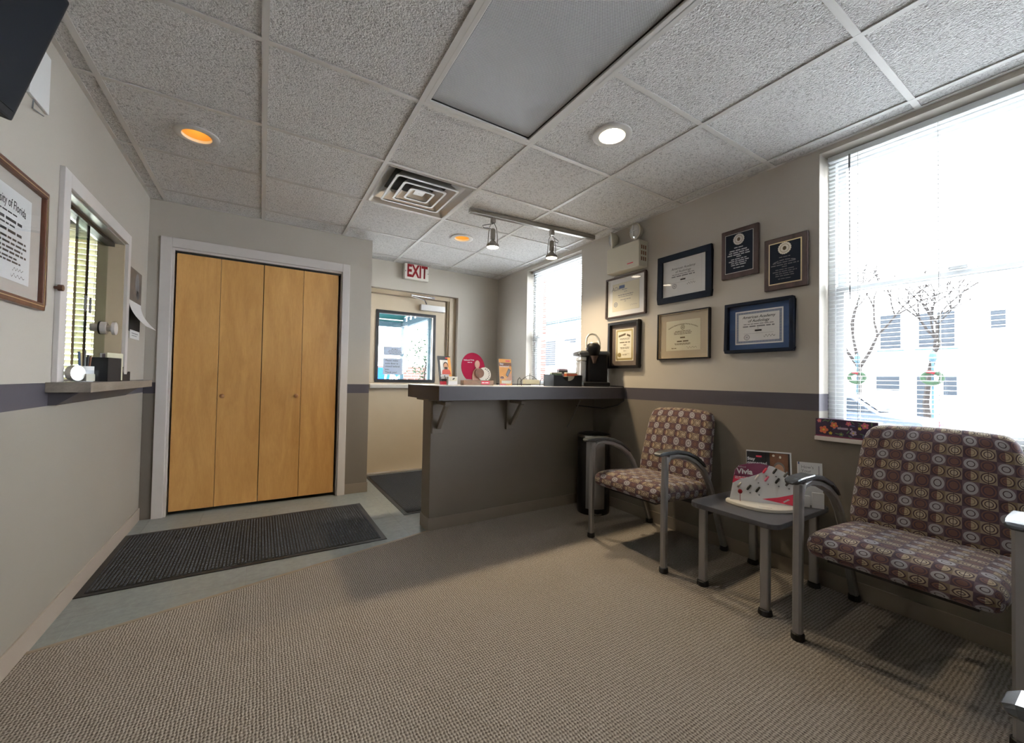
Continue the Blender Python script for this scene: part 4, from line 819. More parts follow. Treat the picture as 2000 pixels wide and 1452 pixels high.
b.add([(p[0], -0.0044, p[1]) for p in [(-0.133, 0.10), (-0.125, 0.140), (-0.06, 0.138), (-0.10, 0.122)]], [(3, 2, 1, 0)], 1); b.add([(p[0], -0.0045, p[1]) for p in [(0.0, 0.036), (0.150, 0.017), (0.150, 0.085), (0.128, 0.072), (0.07, 0.052)]], [(0, 1, 2, 3, 4)], 1); b.add([(p[0], -0.0048, p[1]) for p in [(0.095, 0.030), (0.120, 0.046), (0.112, 0.050), (0.09, 0.034)]], [(0, 1, 2, 3)], 2)
b.build('crimson_print', ['plum_print', 'hot_red', 'paper'], vp)
lettering('ReSound', 0.010, -0.105, 0.188, -0.0052, 'paper', vp, 'LEFT'); lettering('Vivia', 0.038, -0.112, 0.164, -0.0052, 'paper', vp, 'LEFT', bold=0.0012)
b = MB().words(-0.075, 0.136, 0.09, 0.004, -0.0052, 0, 4).words(-0.085, 0.128, 0.07, 0.003, -0.0052, 0, 6); b.build('small_print', 'paper', vp)
aids = [(0.015, 0.178, 'hot_red'), (0.058, 0.180, 'dark_print'), (0.105, 0.168, 'grey_print'), (-0.020, 0.140, 'alu'), (0.022, 0.138, 'pink'), (0.068, 0.133, 'dark_print'), (0.112, 0.126, 'dark_print'), (-0.100, 0.094, 'nickel'), (-0.058, 0.086, 'dark_print'), (-0.018, 0.080, 'black')]
for ax_, az_, am in aids:
    h_ = MB(); h_.tube([(ax_ - 0.008, -0.009, az_ - 0.013), (ax_ - 0.003, -0.011, az_ - 0.003), (ax_ + 0.008, -0.009, az_ + 0.013)], [0.0045, 0.006, 0.0045], 8); h_.build('hearing_aid', am, vp, smooth=True); MB().tube([(ax_ + 0.003, -0.008, az_ - 0.028), (ax_ + 0.007, -0.008, az_ - 0.024)], 0.0035, 6).build('ear_dome', 'wand', vp)
MB().tube([(-0.10, -0.018, 0.0175), (-0.10, -0.018, 0.058)], 0.0012, 6).lathe([(0.002, 0.055), (0.009, 0.060), (0.011, 0.068), (0.007, 0.076), (0.001, 0.078)], 12, (-0.10, -0.018, 0)).build('red_sample', 'red', vd)
# Stay connected brochure in holder behind
brochure_holder('brochure_holder', 'clear holder standing behind the display on the side table', 2.292, 1.085, -0.98, 0.215, 0.20, 0.06, ZTB, 0.16)
lf = leaflet('brochure', 'dark Stay connected booklet with a smiling bearded man on the side table', 2.284, 1.080, -0.98, ZTB + 0.004, 0.205, 0.262, 0.16, thick=0.008)
b = MB().rect(-0.1025, 0.095, 0.0, 0.255, -0.0006, 0).rect(0.005, 0.088, 0.07, 0.252, -0.0010, 1).rect(-0.1025, -0.012, 0.06, 0.185, -0.0008, 2).disc(0.022, 0.240, 0.006, 0.006, -0.0016, 3).disc(0.052, 0.234, 0.005, 0.007, -0.0016, 3); photo_man(b, 0.046, 0.095, 0.082, -0.0020, 4, 5, 6, 7); b.rect(-0.058, -0.032, 0.226, 0.235, -0.0012, 8).rect(-0.016, -0.012, 0.0, 0.25, -0.0011, 9)
b.build('cover_print', ['dark_print', 'brownp', 'grey_print', 'ivory', 'skin', 'grey_print', 'hair', 'beard', 'hot_red', 'black'], lf)
lettering('Stay\nconnected', 0.0215, -0.099, 0.205, -0.0016, 'paper', lf, 'LEFT', bold=0.0006)
brochure_holder('brochure_holder', 'small clear tray of cards at the rear edge of the side table', 2.42, 0.945, -1.02, 0.13, 0.13, 0.075, ZTB, 0.14)
lf = leaflet('brochure', 'white How\'s Your Hearing leaflet at the rear edge of the side table', 2.413, 0.943, -1.02, ZTB + 0.004, 0.105, 0.215, 0.14, thick=0.012)
lettering('How\'s\nYour\nHearing?', 0.021, -0.038, 0.170, -0.0008, 'ink_grey', lf, 'LEFT'); MB().rect(0.036, 0.039, 0.10, 0.20, -0.0007).build('margin_line', 'ink_grey', lf); MB().rect(-0.052, -0.045, 0.203, 0.215, -0.0007).build('corner_mark', 'ink_blue', lf)
for k, (dx, dy) in enumerate(((-0.028, -0.045), (0.030, -0.040))):
    r = thing('card_stack', ('left' if k == 0 else 'right') + ' block of white cards in front of the How\'s Your Hearing leaflet', 'cards', (2.372 + dx * 0.52, 0.928 - dx * 0.85, ZTB + 0.0035), -1.02); MB().box(-0.024, 0.024, -0.006, 0.008, 0, 0.055 + 0.02 * k).build('cards', 'paper', r)

# gift box on the sill
gb = thing('gift_box', 'dark floral gift box lying on the large window sill', 'box', (XR - 0.006, 0.840, WB[2]), -PI / 2)
MB().box(-0.122, 0.135, 0.0, 0.066, 0.0, 0.092).build('body', 'purple', gb, bevel=0.002)
b = MB(); rnd = random.Random(5)
for k, (fx, fz, rr, mm) in enumerate([(-0.085, 0.035, 0.020, 1), (-0.040, 0.062, 0.017, 1), (0.040, 0.030, 0.014, 2), (0.085, 0.070, 0.016, 0), (-0.055, 0.020, 0.008, 3), (0.065, 0.055, 0.008, 3), (0.02, 0.075, 0.012, 0), (0.105, 0.025, 0.012, 2), (-0.105, 0.080, 0.010, 0), (-0.01, 0.018, 0.010, 4)]):
    for q in range(5): a = 2 * PI * q / 5 + k; b.disc(fx + rr * 0.55 * math.cos(a), fz + rr * 0.55 * math.sin(a), rr * 0.5, rr * 0.4, -0.0006 - 0.0001 * q, mm, 10, a)
    b.disc(fx, fz, rr * 0.28, rr * 0.28, -0.0014, 3, 8)
for k in range(26): b.disc(rnd.uniform(-0.115, 0.128), rnd.uniform(0.008, 0.085), 0.011, 0.0028, -0.0003, rnd.choice((4, 4, 5)), 8, rnd.uniform(0, PI))
b.words(0.005, 0.048, 0.06, 0.010, -0.0018, 6, 9); b.rect(-0.122, 0.135, 0.0, 0.007, -0.0005, 7)
b.build('flower_print', ['pink', 'coral', 'lilac', 'yellow', 'leafp', 'ink_blue', 'lilac', 'plum_print'], gb)

# ------------------------------------------------------------------ framed certificates and plaques on the right wall
def picture(name, label, ya, yb, z0, z1, fw_, fm, depth=0.02, wallx=XR, side='R', cat='framed certificate', group='framed certificates on the right wall'):
    w_, h_ = abs(yb - ya), z1 - z0; r = thing(name, label, cat, (wallx, (ya + yb) / 2, (z0 + z1) / 2), -PI / 2 if side == 'R' else PI / 2, group)
    fr_ = MB().frame(-w_ / 2, w_ / 2, -h_ / 2, h_ / 2, fw_, -depth, -0.0005).build('frame', fm, r, bevel=min(0.004, fw_ * 0.25))
    MB().box(-w_ / 2 + fw_ * 0.6, w_ / 2 - fw_ * 0.6, -0.006, -0.001, -h_ / 2 + fw_ * 0.6, h_ / 2 - fw_ * 0.6).build('backing', 'black_matt', r)
    return r, w_ - 2 * fw_, h_ - 2 * fw_
def sheet(r, nm, w_, h_, m, y, dx=0.0, dz=0.0): return MB().box(dx - w_ / 2, dx + w_ / 2, y, y + 0.0012, dz - h_ / 2, dz + h_ / 2).build(nm, m, r)
def pane(r, w_, h_, y): return MB().rect(-w_ / 2, w_ / 2, -h_ / 2, h_ / 2, y).build('glass', 'pglass', r)
def seal(b, cx, cz, r_, y, m): b.ring(cx, cz, r_ * 0.8, r_, y, m).ring(cx, cz, r_ * 0.45, r_ * 0.55, y, m).disc(cx, cz, r_ * 0.3, r_ * 0.2, y, m)
# 1 white mat, ADA
r, w_, h_ = picture('framed_certificate', 'white matted certificate in a thin black frame under the emergency light', 2.500, 2.080, 1.585, 1.925, 0.013, 'dark_wood', 0.024)
sheet(r, 'mat_board', w_, h_, 'paper', -0.0085); sheet(r, 'document', w_ * 0.72, h_ * 0.74, 'ivory', -0.0098)
lettering('ADA', 0.045, -0.105, 0.073, -0.0102, 'ink_grey', r, shear=0.25, name='logo'); b = MB().rect(-0.068, -0.010, 0.070, 0.096, -0.0103, 1).words(-0.01, 0.060, 0.06, 0.004, -0.0103, 1, 2).words(0, 0.040, 0.03, 0.004, -0.0103, 0, 3).words(0, 0.015, 0.16, 0.006, -0.0103, 0, 4).words(0, 0.000, 0.15, 0.004, -0.0103, 0, 5).words(0.0, -0.025, 0.11, 0.005, -0.0103, 0, 6).words(0, -0.04, 0.02, 0.004, -0.0103, 0, 7); seal(b, -0.105, -0.058, 0.020, -0.0103, 1); b.script(0.085, -0.078, 0.075, 0.012, -0.0103, 0, 2); b.border(-0.142, 0.142, -0.115, 0.115, 0.0012, -0.0102, 2)
b.build('print', ['ink_grey', 'ink_blue', 'parchment'], r); pane(r, w_, h_, -0.013)
# 2 brown mat with gold border
r, w_, h_ = picture('framed_certificate', 'narrow upright certificate with gold border on brown mat in a deep black frame', 2.459, 2.132, 1.163, 1.547, 0.022, 'black', 0.036)
sheet(r, 'mat_board', w_, h_, 'mat_brown', -0.0085); sheet(r, 'document', 0.190, 0.262, 'ivory', -0.0098)
b = MB().border(-0.086, 0.086, -0.122, 0.122, 0.013, -0.0102, 0)
for k in range(20):
    t = -0.078 + k * 0.156 / 19; b.disc(t, 0.122, 0.004, 0.004, -0.01025, 0, 8).disc(t, -0.122, 0.004, 0.004, -0.01025, 0, 8)
for k in range(28):
    t = -0.112 + k * 0.224 / 27; b.disc(-0.086, t, 0.004, 0.004, -0.01025, 0, 8).disc(0.086, t, 0.004, 0.004, -0.01025, 0, 8)
b.words(0, 0.082, 0.125, 0.017, -0.0103, 1, 12, arch=0.016); 
for k, (zz, ww, hh) in enumerate([(0.052, 0.11, 0.004), (0.044, 0.10, 0.004), (0.020, 0.11, 0.008), (-0.002, 0.03, 0.006), (-0.022, 0.10, 0.004), (-0.030, 0.09, 0.004), (-0.05, 0.03, 0.004), (-0.082, 0.05, 0.004)]): b.words(0.005, zz, ww, hh, -0.0103, 1, 20 + k)
b.disc(-0.052, -0.082, 0.019, 0.019, -0.0104, 2, 24).script(0.03, -0.074, 0.05, 0.008, -0.0103, 1, 5); b.build('print', ['ink_gold', 'ink_brown', 'ink_gold'], r); pane(r, w_, h_, -0.015)
# 3 dark wide frame
def academy(r, sc, zo, y, heavy, cx=0.0):
    lettering('American Academy', 0.030 * sc, cx, zo + 0.058 * sc, y, 'ink', r, shear=0.25, bold=heavy); lettering('of Audiology', 0.030 * sc, cx, zo + 0.028 * sc, y, 'ink', r, shear=0.25, bold=heavy)
    b = MB().words(cx, zo + 0.004 * sc, 0.22 * sc, 0.006 * sc, y, 0, 41).words(cx, zo - 0.014 * sc, 0.23 * sc, 0.010 * sc, y, 0, 44).words(cx, zo - 0.030 * sc, 0.012, 0.004 * sc, y, 0, 43).words(cx, zo - 0.048 * sc, 0.05 * sc, 0.013 * sc, y, 1, 46).rect(cx - 0.11 * sc, cx + 0.11 * sc, zo - 0.070 * sc, zo - 0.0685 * sc, y, 0)
    seal(b, cx - 0.085 * sc, zo - 0.098 * sc, 0.022 * sc, y, 0); b.script(cx + 0.08 * sc, zo - 0.093 * sc, 0.08 * sc, 0.02 * sc, y, 1, 3); b.build('print', ['ink_grey', 'ink'], r)
r, w_, h_ = picture('framed_certificate', 'white certificate in a wide navy black frame between the emergency light and the plaques', 1.970, 1.545, 1.630, 1.980, 0.043, 'navy', 0.022)
sheet(r, 'mat_board', w_, h_, 'paper', -0.0085); sheet(r, 'document', w_ * 0.80, h_ * 0.86, 'paper', -0.0098); academy(r, 0.80, 0.02, -0.0103, 0.0, -0.005); pane(r, w_, h_, -0.014)
# 4 tan mat
r, w_, h_ = picture('framed_certificate', 'parchment certificate on tan mat in a thin black frame with gold lip', 1.965, 1.556, 1.218, 1.558, 0.009, 'black', 0.024)
sheet(r, 'mat_board', w_, h_, 'mat_tan', -0.0085); sheet(r, 'document', 0.270, 0.215, 'parchment', -0.0098); MB().frame(-w_ / 2, w_ / 2, -h_ / 2, h_ / 2, 0.004, -0.018, -0.009).build('gold_lip', 'gold', r)
lettering('American Speech-Language-Hearing Association', 0.0125, 0.0, 0.080, -0.0103, 'ink_brown', r, arch=0.24, bold=0.0002)
b = MB(); seal(b, 0, 0.056, 0.016, -0.0103, 0)
for k, (zz, ww, hh) in enumerate([(0.030, 0.12, 0.004), (0.020, 0.14, 0.004), (0.010, 0.14, 0.004), (-0.016, 0.04, 0.009), (-0.042, 0.09, 0.009), (-0.058, 0.13, 0.004), (-0.065, 0.12, 0.004)]): b.words(0.0, zz, ww, hh, -0.0103, 0, 60 + k)
b.words(-0.07, -0.090, 0.04, 0.005, -0.0103, 0, 71).script(0.07, -0.088, 0.08, 0.014, -0.0103, 0, 7); b.build('print', ['ink_brown'], r); pane(r, w_, h_, -0.014)
# 5 blue mat
r, w_, h_ = picture('framed_certificate', 'certificate on bright blue mat in a dark blue frame left of the large window', 1.447, 1.060, 1.241, 1.551, 0.020, 'navy', 0.034)
sheet(r, 'mat_board', w_, h_, 'mat_blue', -0.0085); sheet(r, 'document', 0.272, 0.205, 'paper', -0.0098)
b = MB().border(-0.128, 0.128, -0.094, 0.094, 0.012, -0.0102, 0)
for k in range(34): t = -0.122 + k * 0.244 / 33; b.rect(t - 0.001, t + 0.001, 0.083, 0.092, -0.0103, 1).rect(t - 0.001, t + 0.001, -0.092, -0.083, -0.0103, 1)
for k in range(22): t = -0.078 + k * 0.156 / 21; b.rect(-0.126, -0.117, t - 0.001, t + 0.001, -0.0103, 1).rect(0.117, 0.126, t - 0.001, t + 0.001, -0.0103, 1)
b.build('blue_border', ['ink_blue', 'paper'], r); academy(r, 0.78, 0.016, -0.0104, 0.0003); pane(r, w_, h_, -0.016)
# plaques
def plaque(label, ya, yb, z0, z1, edge, textm, fancy, sealm, wood):
    w_, h_ = ya - yb, z1 - z0; r = thing('award_plaque', label, 'plaque', (XR, (ya + yb) / 2, (z0 + z1) / 2), -PI / 2, 'award plaques on the right wall')
    MB().box(-w_ / 2, w_ / 2, -0.022, -0.0005, -h_ / 2, h_ / 2).build('board', wood, r, bevel=0.006)
    pw, ph = w_ * 0.76, h_ * 0.80; MB().box(-pw / 2, pw / 2, -0.0235, -0.022, -ph / 2, ph / 2).build('edge_plate', edge, r); MB().box(-pw / 2 + fancy, pw / 2 - fancy, -0.0245, -0.0235, -ph / 2 + fancy, ph / 2 - fancy).build('plate', 'navy', r)
    sl = MB().ring(0, ph * 0.33, 0.0, 0.034, -0.0262, 0, 36, 0.035).build('seal', sealm, r); b = MB().ring(0, ph * 0.33, 0.022, 0.024, -0.0266, 0).disc(0, ph * 0.33, 0.010, 0.012, -0.0266, 0, 10).build('seal_emblem', 'ink_brown', sl)
    b = MB()
    lines = [(0.13, 0.06, 0.006), (0.06, 0.12, 0.007), (0.005, 0.13, 0.007), (-0.05, 0.15, 0.007), (-0.10, 0.03, 0.006), (-0.16, 0.10, 0.006), (-0.21, 0.13, 0.006), (-0.26, 0.10, 0.006), (-0.31, 0.10, 0.006), (-0.38, 0.07, 0.005)]
    for k, (zz, ww, hh) in enumerate(lines): b.words(0, ph * zz, ww * (0.95 if sealm == 'silver' else 1.0), hh * (1.0 if textm == 'pl_text' else 0.8), -0.0251, 0, 80 + k, arch=(0.010 if (k == 1 and textm != 'pl_text') else 0))
    b.build('engraved_text', textm, r)
plaque('dark plaque with silver lettering and round seal, left of the two plaques', 1.477, 1.250, 1.716, 2.024, 'silver', 'pl_text', 0.003, 'silver', 'plaque_wood')
plaque('brown plaque with gold edged navy plate nearest the large window', 1.217, 0.994, 1.595, 1.897, 'gold', 'pl_text2', 0.006, 'silver', 'plaque_wood')
# diploma on the left wall
r, w_, h_ = picture('framed_diploma', 'university diploma in a red brown frame with gold line on the left wall', 1.690, 2.215, 1.278, 1.722, 0.026, 'red_wood', 0.022, XL, 'L', 'framed diploma', None)
MB().frame(-w_ / 2 - 0.012, w_ / 2 + 0.012, -h_ / 2 - 0.012, h_ / 2 + 0.012, 0.003, -0.0235, -0.021).build('gold_line', 'gold', r); sheet(r, 'mat_board', w_, h_, 'mat_beige', -0.0085); sheet(r, 'document', 0.325, 0.300, 'paper', -0.0098)
lettering('University of Florida', 0.042, 0.0, 0.100, -0.0103, 'ink', r, xs=0.72, arch=0.8, bold=0.0004)
b = MB()
for k, (zz, ww, hh) in enumerate([(0.068, 0.14, 0.005), (0.045, 0.20, 0.010), (0.028, 0.12, 0.006), (0.008, 0.20, 0.009), (-0.014, 0.26, 0.007), (-0.030, 0.29, 0.007), (-0.046, 0.22, 0.007), (-0.060, 0.27, 0.007), (-0.076, 0.16, 0.006), (-0.088, 0.20, 0.006)]): b.words(0, zz, ww, hh, -0.0103, 0, 100 + k)
b.script(0.085, -0.108, 0.07, 0.012, -0.0103, 0, 4).script(0.085, -0.130, 0.09, 0.012, -0.0103, 0, 9); b.build('print', ['ink'], r); pane(r, w_, h_, -0.014)
# wall calendar
cal = thing('wall_calendar', 'hanging calendar with a dark photo and curled white pages beside the reception window', 'calendar', (XL, 3.545, 1.52), PI / 2)
MB().box(-0.145, 0.145, -0.004, -0.0008, -0.005, 0.205).build('photo_page', 'photo_brown', cal); MB().disc(0.03, 0.12, 0.05, 0.07, -0.0046, 0).disc(0.05, 0.05, 0.035, 0.03, -0.0046, 1).build('photo_print', ['grey_print', 'dark_print'], cal)
pg = MB(); n = 8
for k in range(n):
    t0, t1 = k / n, (k + 1) / n; f_ = lambda t: (-0.004 - 0.085 * t * t, -0.005 - 0.165 * t)
    (y0, z0), (y1, z1) = f_(t0), f_(t1); pg.add([(-0.145, y1, z1), (0.145, y1, z1), (0.145, y0, z0), (-0.145, y0, z0)], [(0, 1, 2, 3)])
pg.build('month_page', 'paper', cal)
MB().box(-0.143, 0.143, -0.003, -0.0008, -0.20, -0.008).build('back_page', 'black_matt', cal); MB().box(-0.10, 0.13, -0.0042, -0.0032, -0.245, -0.19).build('lower_page', 'paper', cal); MB().words(0.01, -0.21, 0.15, 0.006, -0.0048, 0, 3).words(0.0, -0.225, 0.12, 0.005, -0.0048, 0, 4).build('page_print', 'ink_grey', cal)

# things on the reception shelf
ZS = 1.0085
tp = thing('tape_dispenser', 'clear plastic box with tape at the near end of the reception shelf', 'dispenser', (XL + 0.055, 2.455, ZS), 1.1)
MB().box(-0.06, 0.06, -0.025, 0.025, 0.0, 0.003).box(-0.06, 0.06, -0.025, -0.023, 0.003, 0.052).box(-0.06, 0.06, 0.023, 0.025, 0.003, 0.052).box(0.058, 0.06, -0.023, 0.023, 0.003, 0.052).build('clear_box', 'acrylic', tp); MB().lathe([(0.020, -0.012), (0.033, -0.012), (0.033, 0.012), (0.020, 0.012)], 20).build('tape_roll', 'silver', tp, (-0.02, 0, 0.038)).rotation_euler = (PI / 2, 0, 0); MB().box(0.01, 0.05, -0.018, 0.018, 0.004, 0.035).build('refill', 'ivory', tp)
pc = thing('pen_cup', 'round white pen cup on the reception shelf', 'pen cup', (XL + 0.030, 2.60, ZS))
MB().lathe([(0.030, 0.0), (0.032, 0.01), (0.032, 0.07), (0.029, 0.07), (0.029, 0.012)], 22).build('cup', 'white', pc, smooth=True)
for k in range(5): a = k * 1.25; MB().tube([(0.012 * math.cos(a), 0.012 * math.sin(a), 0.012), (0.020 * math.cos(a), 0.020 * math.sin(a), 0.118 + 0.006 * k)], 0.004, 8).build('pen', ('brownp', 'dark_print', 'gold', 'ink_blue', 'wand')[k], pc)
fh = thing('file_holder', 'black upright file holder on the reception shelf', 'file holder', (XL + 0.065, 2.72, ZS), 1.25)
MB().box(-0.045, 0.045, -0.045, 0.05, 0.0, 0.004).build('bottom', 'black', fh); MB().box(-0.045, 0.045, -0.045, -0.041, 0.004, 0.115).build('front', 'black', fh); MB().box(-0.045, -0.041, -0.041, 0.05, 0.004, 0.115).build('side', 'black', fh); MB().box(-0.045, 0.045, 0.046, 0.05, 0.004, 0.06).build('back', 'black', fh)
for k, (m_, hh, off) in enumerate((('envelope', 0.135, 0.0), ('mauve_p', 0.128, 0.012), ('paper', 0.132, 0.021))):
    r = thing('envelope', ('cream envelope standing in the black file holder', 'mauve envelope standing behind the cream one in the file holder', 'white envelope standing last in the black file holder')[k], 'envelope', (XL + 0.070, 2.725, ZS + 0.0045), 1.25); MB().box(-0.036, 0.072, -0.028 + off, -0.020 + off, 0.0, hh).build('sheet', m_, r); MB().prism([(-0.034, hh - 0.003), (0.070, hh - 0.003), (0.018, hh * 0.55)], -0.0286 + off, -0.0281 + off).build('flap', m_, r)
ch_ = thing('card_holder', 'small black stepped card holder at the far part of the reception shelf', 'card holder', (XL + 0.080, 2.905, ZS), 1.3)
MB().box(-0.035, 0.035, -0.030, 0.030, 0.0, 0.006).build('bottom', 'black', ch_); MB().prism([(-0.035, 0.006), (0.035, 0.006), (0.035, 0.05), (0.022, 0.05), (0.015, 0.036), (-0.015, 0.036), (-0.022, 0.05), (-0.035, 0.05)], -0.030, -0.026).build('front', 'black', ch_); MB().prism([(-0.035, 0.006), (0.035, 0.006), (0.035, 0.075), (0.025, 0.06), (-0.025, 0.06), (-0.035, 0.075)], 0.0, 0.004).build('divider', 'black', ch_); MB().box(-0.035, 0.035, 0.026, 0.030, 0.006, 0.085).build('back', 'black', ch_)

# TV on the left wall and cable plate
tv = thing('television', 'black wall mounted television at the upper left corner', 'television', (-0.553, 1.530, 1.682)); tv.rotation_euler = (math.radians(15.5), 0, PI / 2 - 0.10)
MB().box(-0.62, 0.0, 0.0, 0.035, 0.0, 0.362).build('cabinet', 'deep_black', tv, bevel=0.006); MB().box(-0.605, -0.014, -0.0022, -0.0006, 0.022, 0.348).build('screen', 'screen', tv)
MB().box(-0.36, -0.26, 0.035, 0.07, 0.12, 0.24).tube([(-0.31, 0.07, 0.18), (-0.31, 0.135, 0.16)], 0.015).build('wall_bracket', 'black_matt', tv)
cpz = thing('cable_plate', 'white cover plate on the left wall beside the television', 'cover plate', (XL, 2.135, 2.105), PI / 2); MB().box(-0.075, 0.075, -0.012, -0.0005, -0.085, 0.13).build('plate', 'white', cpz, bevel=0.003); MB().tube([(-0.03, -0.006, -0.085), (-0.035, -0.006, -0.12), (0.055, -0.004, -0.10)], 0.0022, 6).build('cable', 'wand', cpz)

# ------------------------------------------------------------------ door mats
def door_mat(label, x0, x1, y0, y1, along):
    r = thing('door_mat', label, 'door mat', (0, 0, 0.0003)); g = 0.032
    MB().box(x0, x1, y0, y1, 0.0, 0.004).build('rubber_edge', 'rubber', r, bevel=0.0025)
    MB().box(x0 + g, x1 - g, y0 + g, y1 - g, 0.004, 0.0055).build('pile_base', 'black_matt', r); b = MB()
    L0, L1, q0, q1 = (x0 + g, x1 - g, y0 + g, y1 - g) if along == 'x' else (y0 + g, y1 - g, x0 + g, x1 - g)
    n = int((L1 - L0) / 0.0165); p = (L1 - L0) / n; nb = int((q1 - q0) / 0.024)
    for i in range(n):
        a0, a1 = L0 + i * p + p * 0.24, L0 + i * p + p * 0.76
        for j in range(nb):
            c0 = q0 + (q1 - q0) * (j + 0.5 * (i % 2)) / nb; c1 = min(c0 + (q1 - q0) / nb * 0.82, q1)
            if c1 <= c0: continue
            if along == 'x': b.box(a0, a1, c0, c1, 0.0055, 0.0085)
            else: b.box(c0, c1, a0, a1, 0.0055, 0.0085)
    o = b.build('ribbed_pile', 'mat_pile', r); o['kind'] = 'stuff'
door_mat('long charcoal ribbed mat in front of the closet doors', -0.716, 0.722, 2.655, 3.515, 'x')
door_mat('charcoal ribbed mat in front of the exit door behind the counter', 0.955, 1.86, 3.055, 4.44, 'y')

# ------------------------------------------------------------------ ceiling fixtures
def cell(i, j): return (xs[i] + hw, xs[i + 1] - hw, ys[j] + hw, ys[j + 1] - hw)
x0, x1, _, _ = cell(3, 2); y0, y1 = ys[2] + hw, ys[4] - hw
pl = thing('ceiling_light_panel', 'large unlit rectangular ceiling light with grey prismatic lens', 'ceiling light', (x0, y0, CH))
b = MB(); W, L = x1 - x0, y1 - y0; b.box(0, W, 0, 0.022, 0, 0.02).box(0, W, L - 0.022, L, 0, 0.02).box(0, 0.022, 0.022, L - 0.022, 0, 0.02).box(W - 0.022, W, 0.022, L - 0.022, 0, 0.02); b.build('door_frame', 'tee', pl, bevel=0.003)
MB().box(0.020, W - 0.020, 0.020, L - 0.020, 0.012, 0.016).build('lens', 'diffuser', pl); MB().box(0.022, 0.026, 0.022, L - 0.022, 0.008, 0.012).box(W - 0.026, W - 0.022, 0.022, L - 0.022, 0.008, 0.012).box(0.026, W - 0.026, L - 0.026, L - 0.022, 0.008, 0.012).box(0.026, W - 0.026, 0.022, 0.026, 0.008, 0.012).build('lens_gap', 'black_matt', pl); MB().box(0, W, 0, L, 0.021, 0.09).build('housing', 'tee', pl)
def can(label, i, j, cone, bulbm, power, col, deep, ang=150):
    x0, x1, y0, y1 = xs[i], xs[i + 1], ys[j], ys[j + 1]; r = thing('recessed_downlight', label, 'downlight', ((x0 + x1) / 2, (y0 + y1) / 2, CH), group='recessed ceiling downlights')
    MB().lathe([(0.066, 0.012), (0.066, -0.003), (0.070, -0.005), (0.094, -0.0045), (0.100, -0.001), (0.100, 0.006)], 40, cap0=False, cap1=False).build('trim_ring', 'tee', r, smooth=True)
    MB().lathe([(0.0662, 0.010), (0.062, 0.045), (0.053, 0.085), (0.045, 0.098)], 40, cap0=False, cap1=True).build('reflector', cone, r, smooth=True)
    MB().lathe([(0.034, 0.0), (0.034, 0.012), (0.020, 0.03)], 24).build('bulb', bulbm, r, (0, 0, deep), smooth=True)
    lamp('downlight_lamp', 'SPOT', (0, 0, deep - 0.006), power, col, r, 0.03, ang, 0.6)
can('downlight with pale reflector nearest the certificates', 4, 3, 'pale_cone', 'bulb', CAN_W, (1.0, 0.84, 0.62), 0.045)
can('gold reflector downlight beyond the track lights near the exit', 4, 6, 'gold_cone', 'bulb_warm', CAN_W * 0.45, (1.0, 0.76, 0.46), 0.078, 84)
can('gold reflector downlight over the long mat at the left', 1, 5, 'gold_cone', 'bulb_warm', CAN_W * 0.45, (1.0, 0.76, 0.46), 0.078, 84)
# air diffuser
x0, x1, y0, y1 = cell(*VENT); vt = thing('air_vent', 'square metal ceiling air diffuser with nested louvres', 'air vent', ((x0 + x1) / 2, (y0 + y1) / 2, CH)); S = (x1 - x0) / 2
def sq_ring(b, s0, z0, s1, z1, rr=0.02):
    p0 = [(p[0], p[1], z0) for p in rrect(s0, s0, rr, 3)]; p1 = [(p[0], p[1], z1) for p in rrect(s1, s1, rr, 3)]; n = len(p0); b.add(p0 + p1, [(i, (i + 1) % n, n + (i + 1) % n, n + i) for i in range(n)])
b = MB(); sq_ring(b, S, -0.001, S - 0.012, -0.003, 0.004); sq_ring(b, S - 0.012, -0.003, S - 0.035, 0.03, 0.02); sq_ring(b, S - 0.035, 0.03, S - 0.10, 0.085, 0.02); b.build('outer_pan', 'alu', vt, smooth=True)
MB().box(-0.2, 0.2, -0.2, 0.2, 0.084, 0.095).build('dark_duct', 'black_matt', vt)
for k, (s_, zz) in enumerate(((0.212, -0.004), (0.148, -0.006), (0.086, -0.008))):
    b = MB(); sq_ring(b, s_ - 0.050, zz + 0.055, s_ - 0.006, zz + 0.006, 0.02); sq_ring(b, s_, zz + 0.004, s_ - 0.042, zz + 0.055, 0.02); lv = b.build('louvre', 'alu', vt, smooth=True)
    b = MB(); sq_ring(b, s_ - 0.013, zz + 0.004, s_ - 0.013, zz, 0.016); sq_ring(b, s_ - 0.013, zz, s_, zz, 0.02); sq_ring(b, s_, zz, s_, zz + 0.005, 0.02); b.build('louvre_rim', 'white', lv)
MB().box(-0.035, 0.035, -0.035, 0.035, 0.012, 0.014).build('centre_plate', 'white', vt); MB().tube([(0, 0, 0.012), (0, 0, 0.084)], 0.004).build('stem', 'nickel', vt)
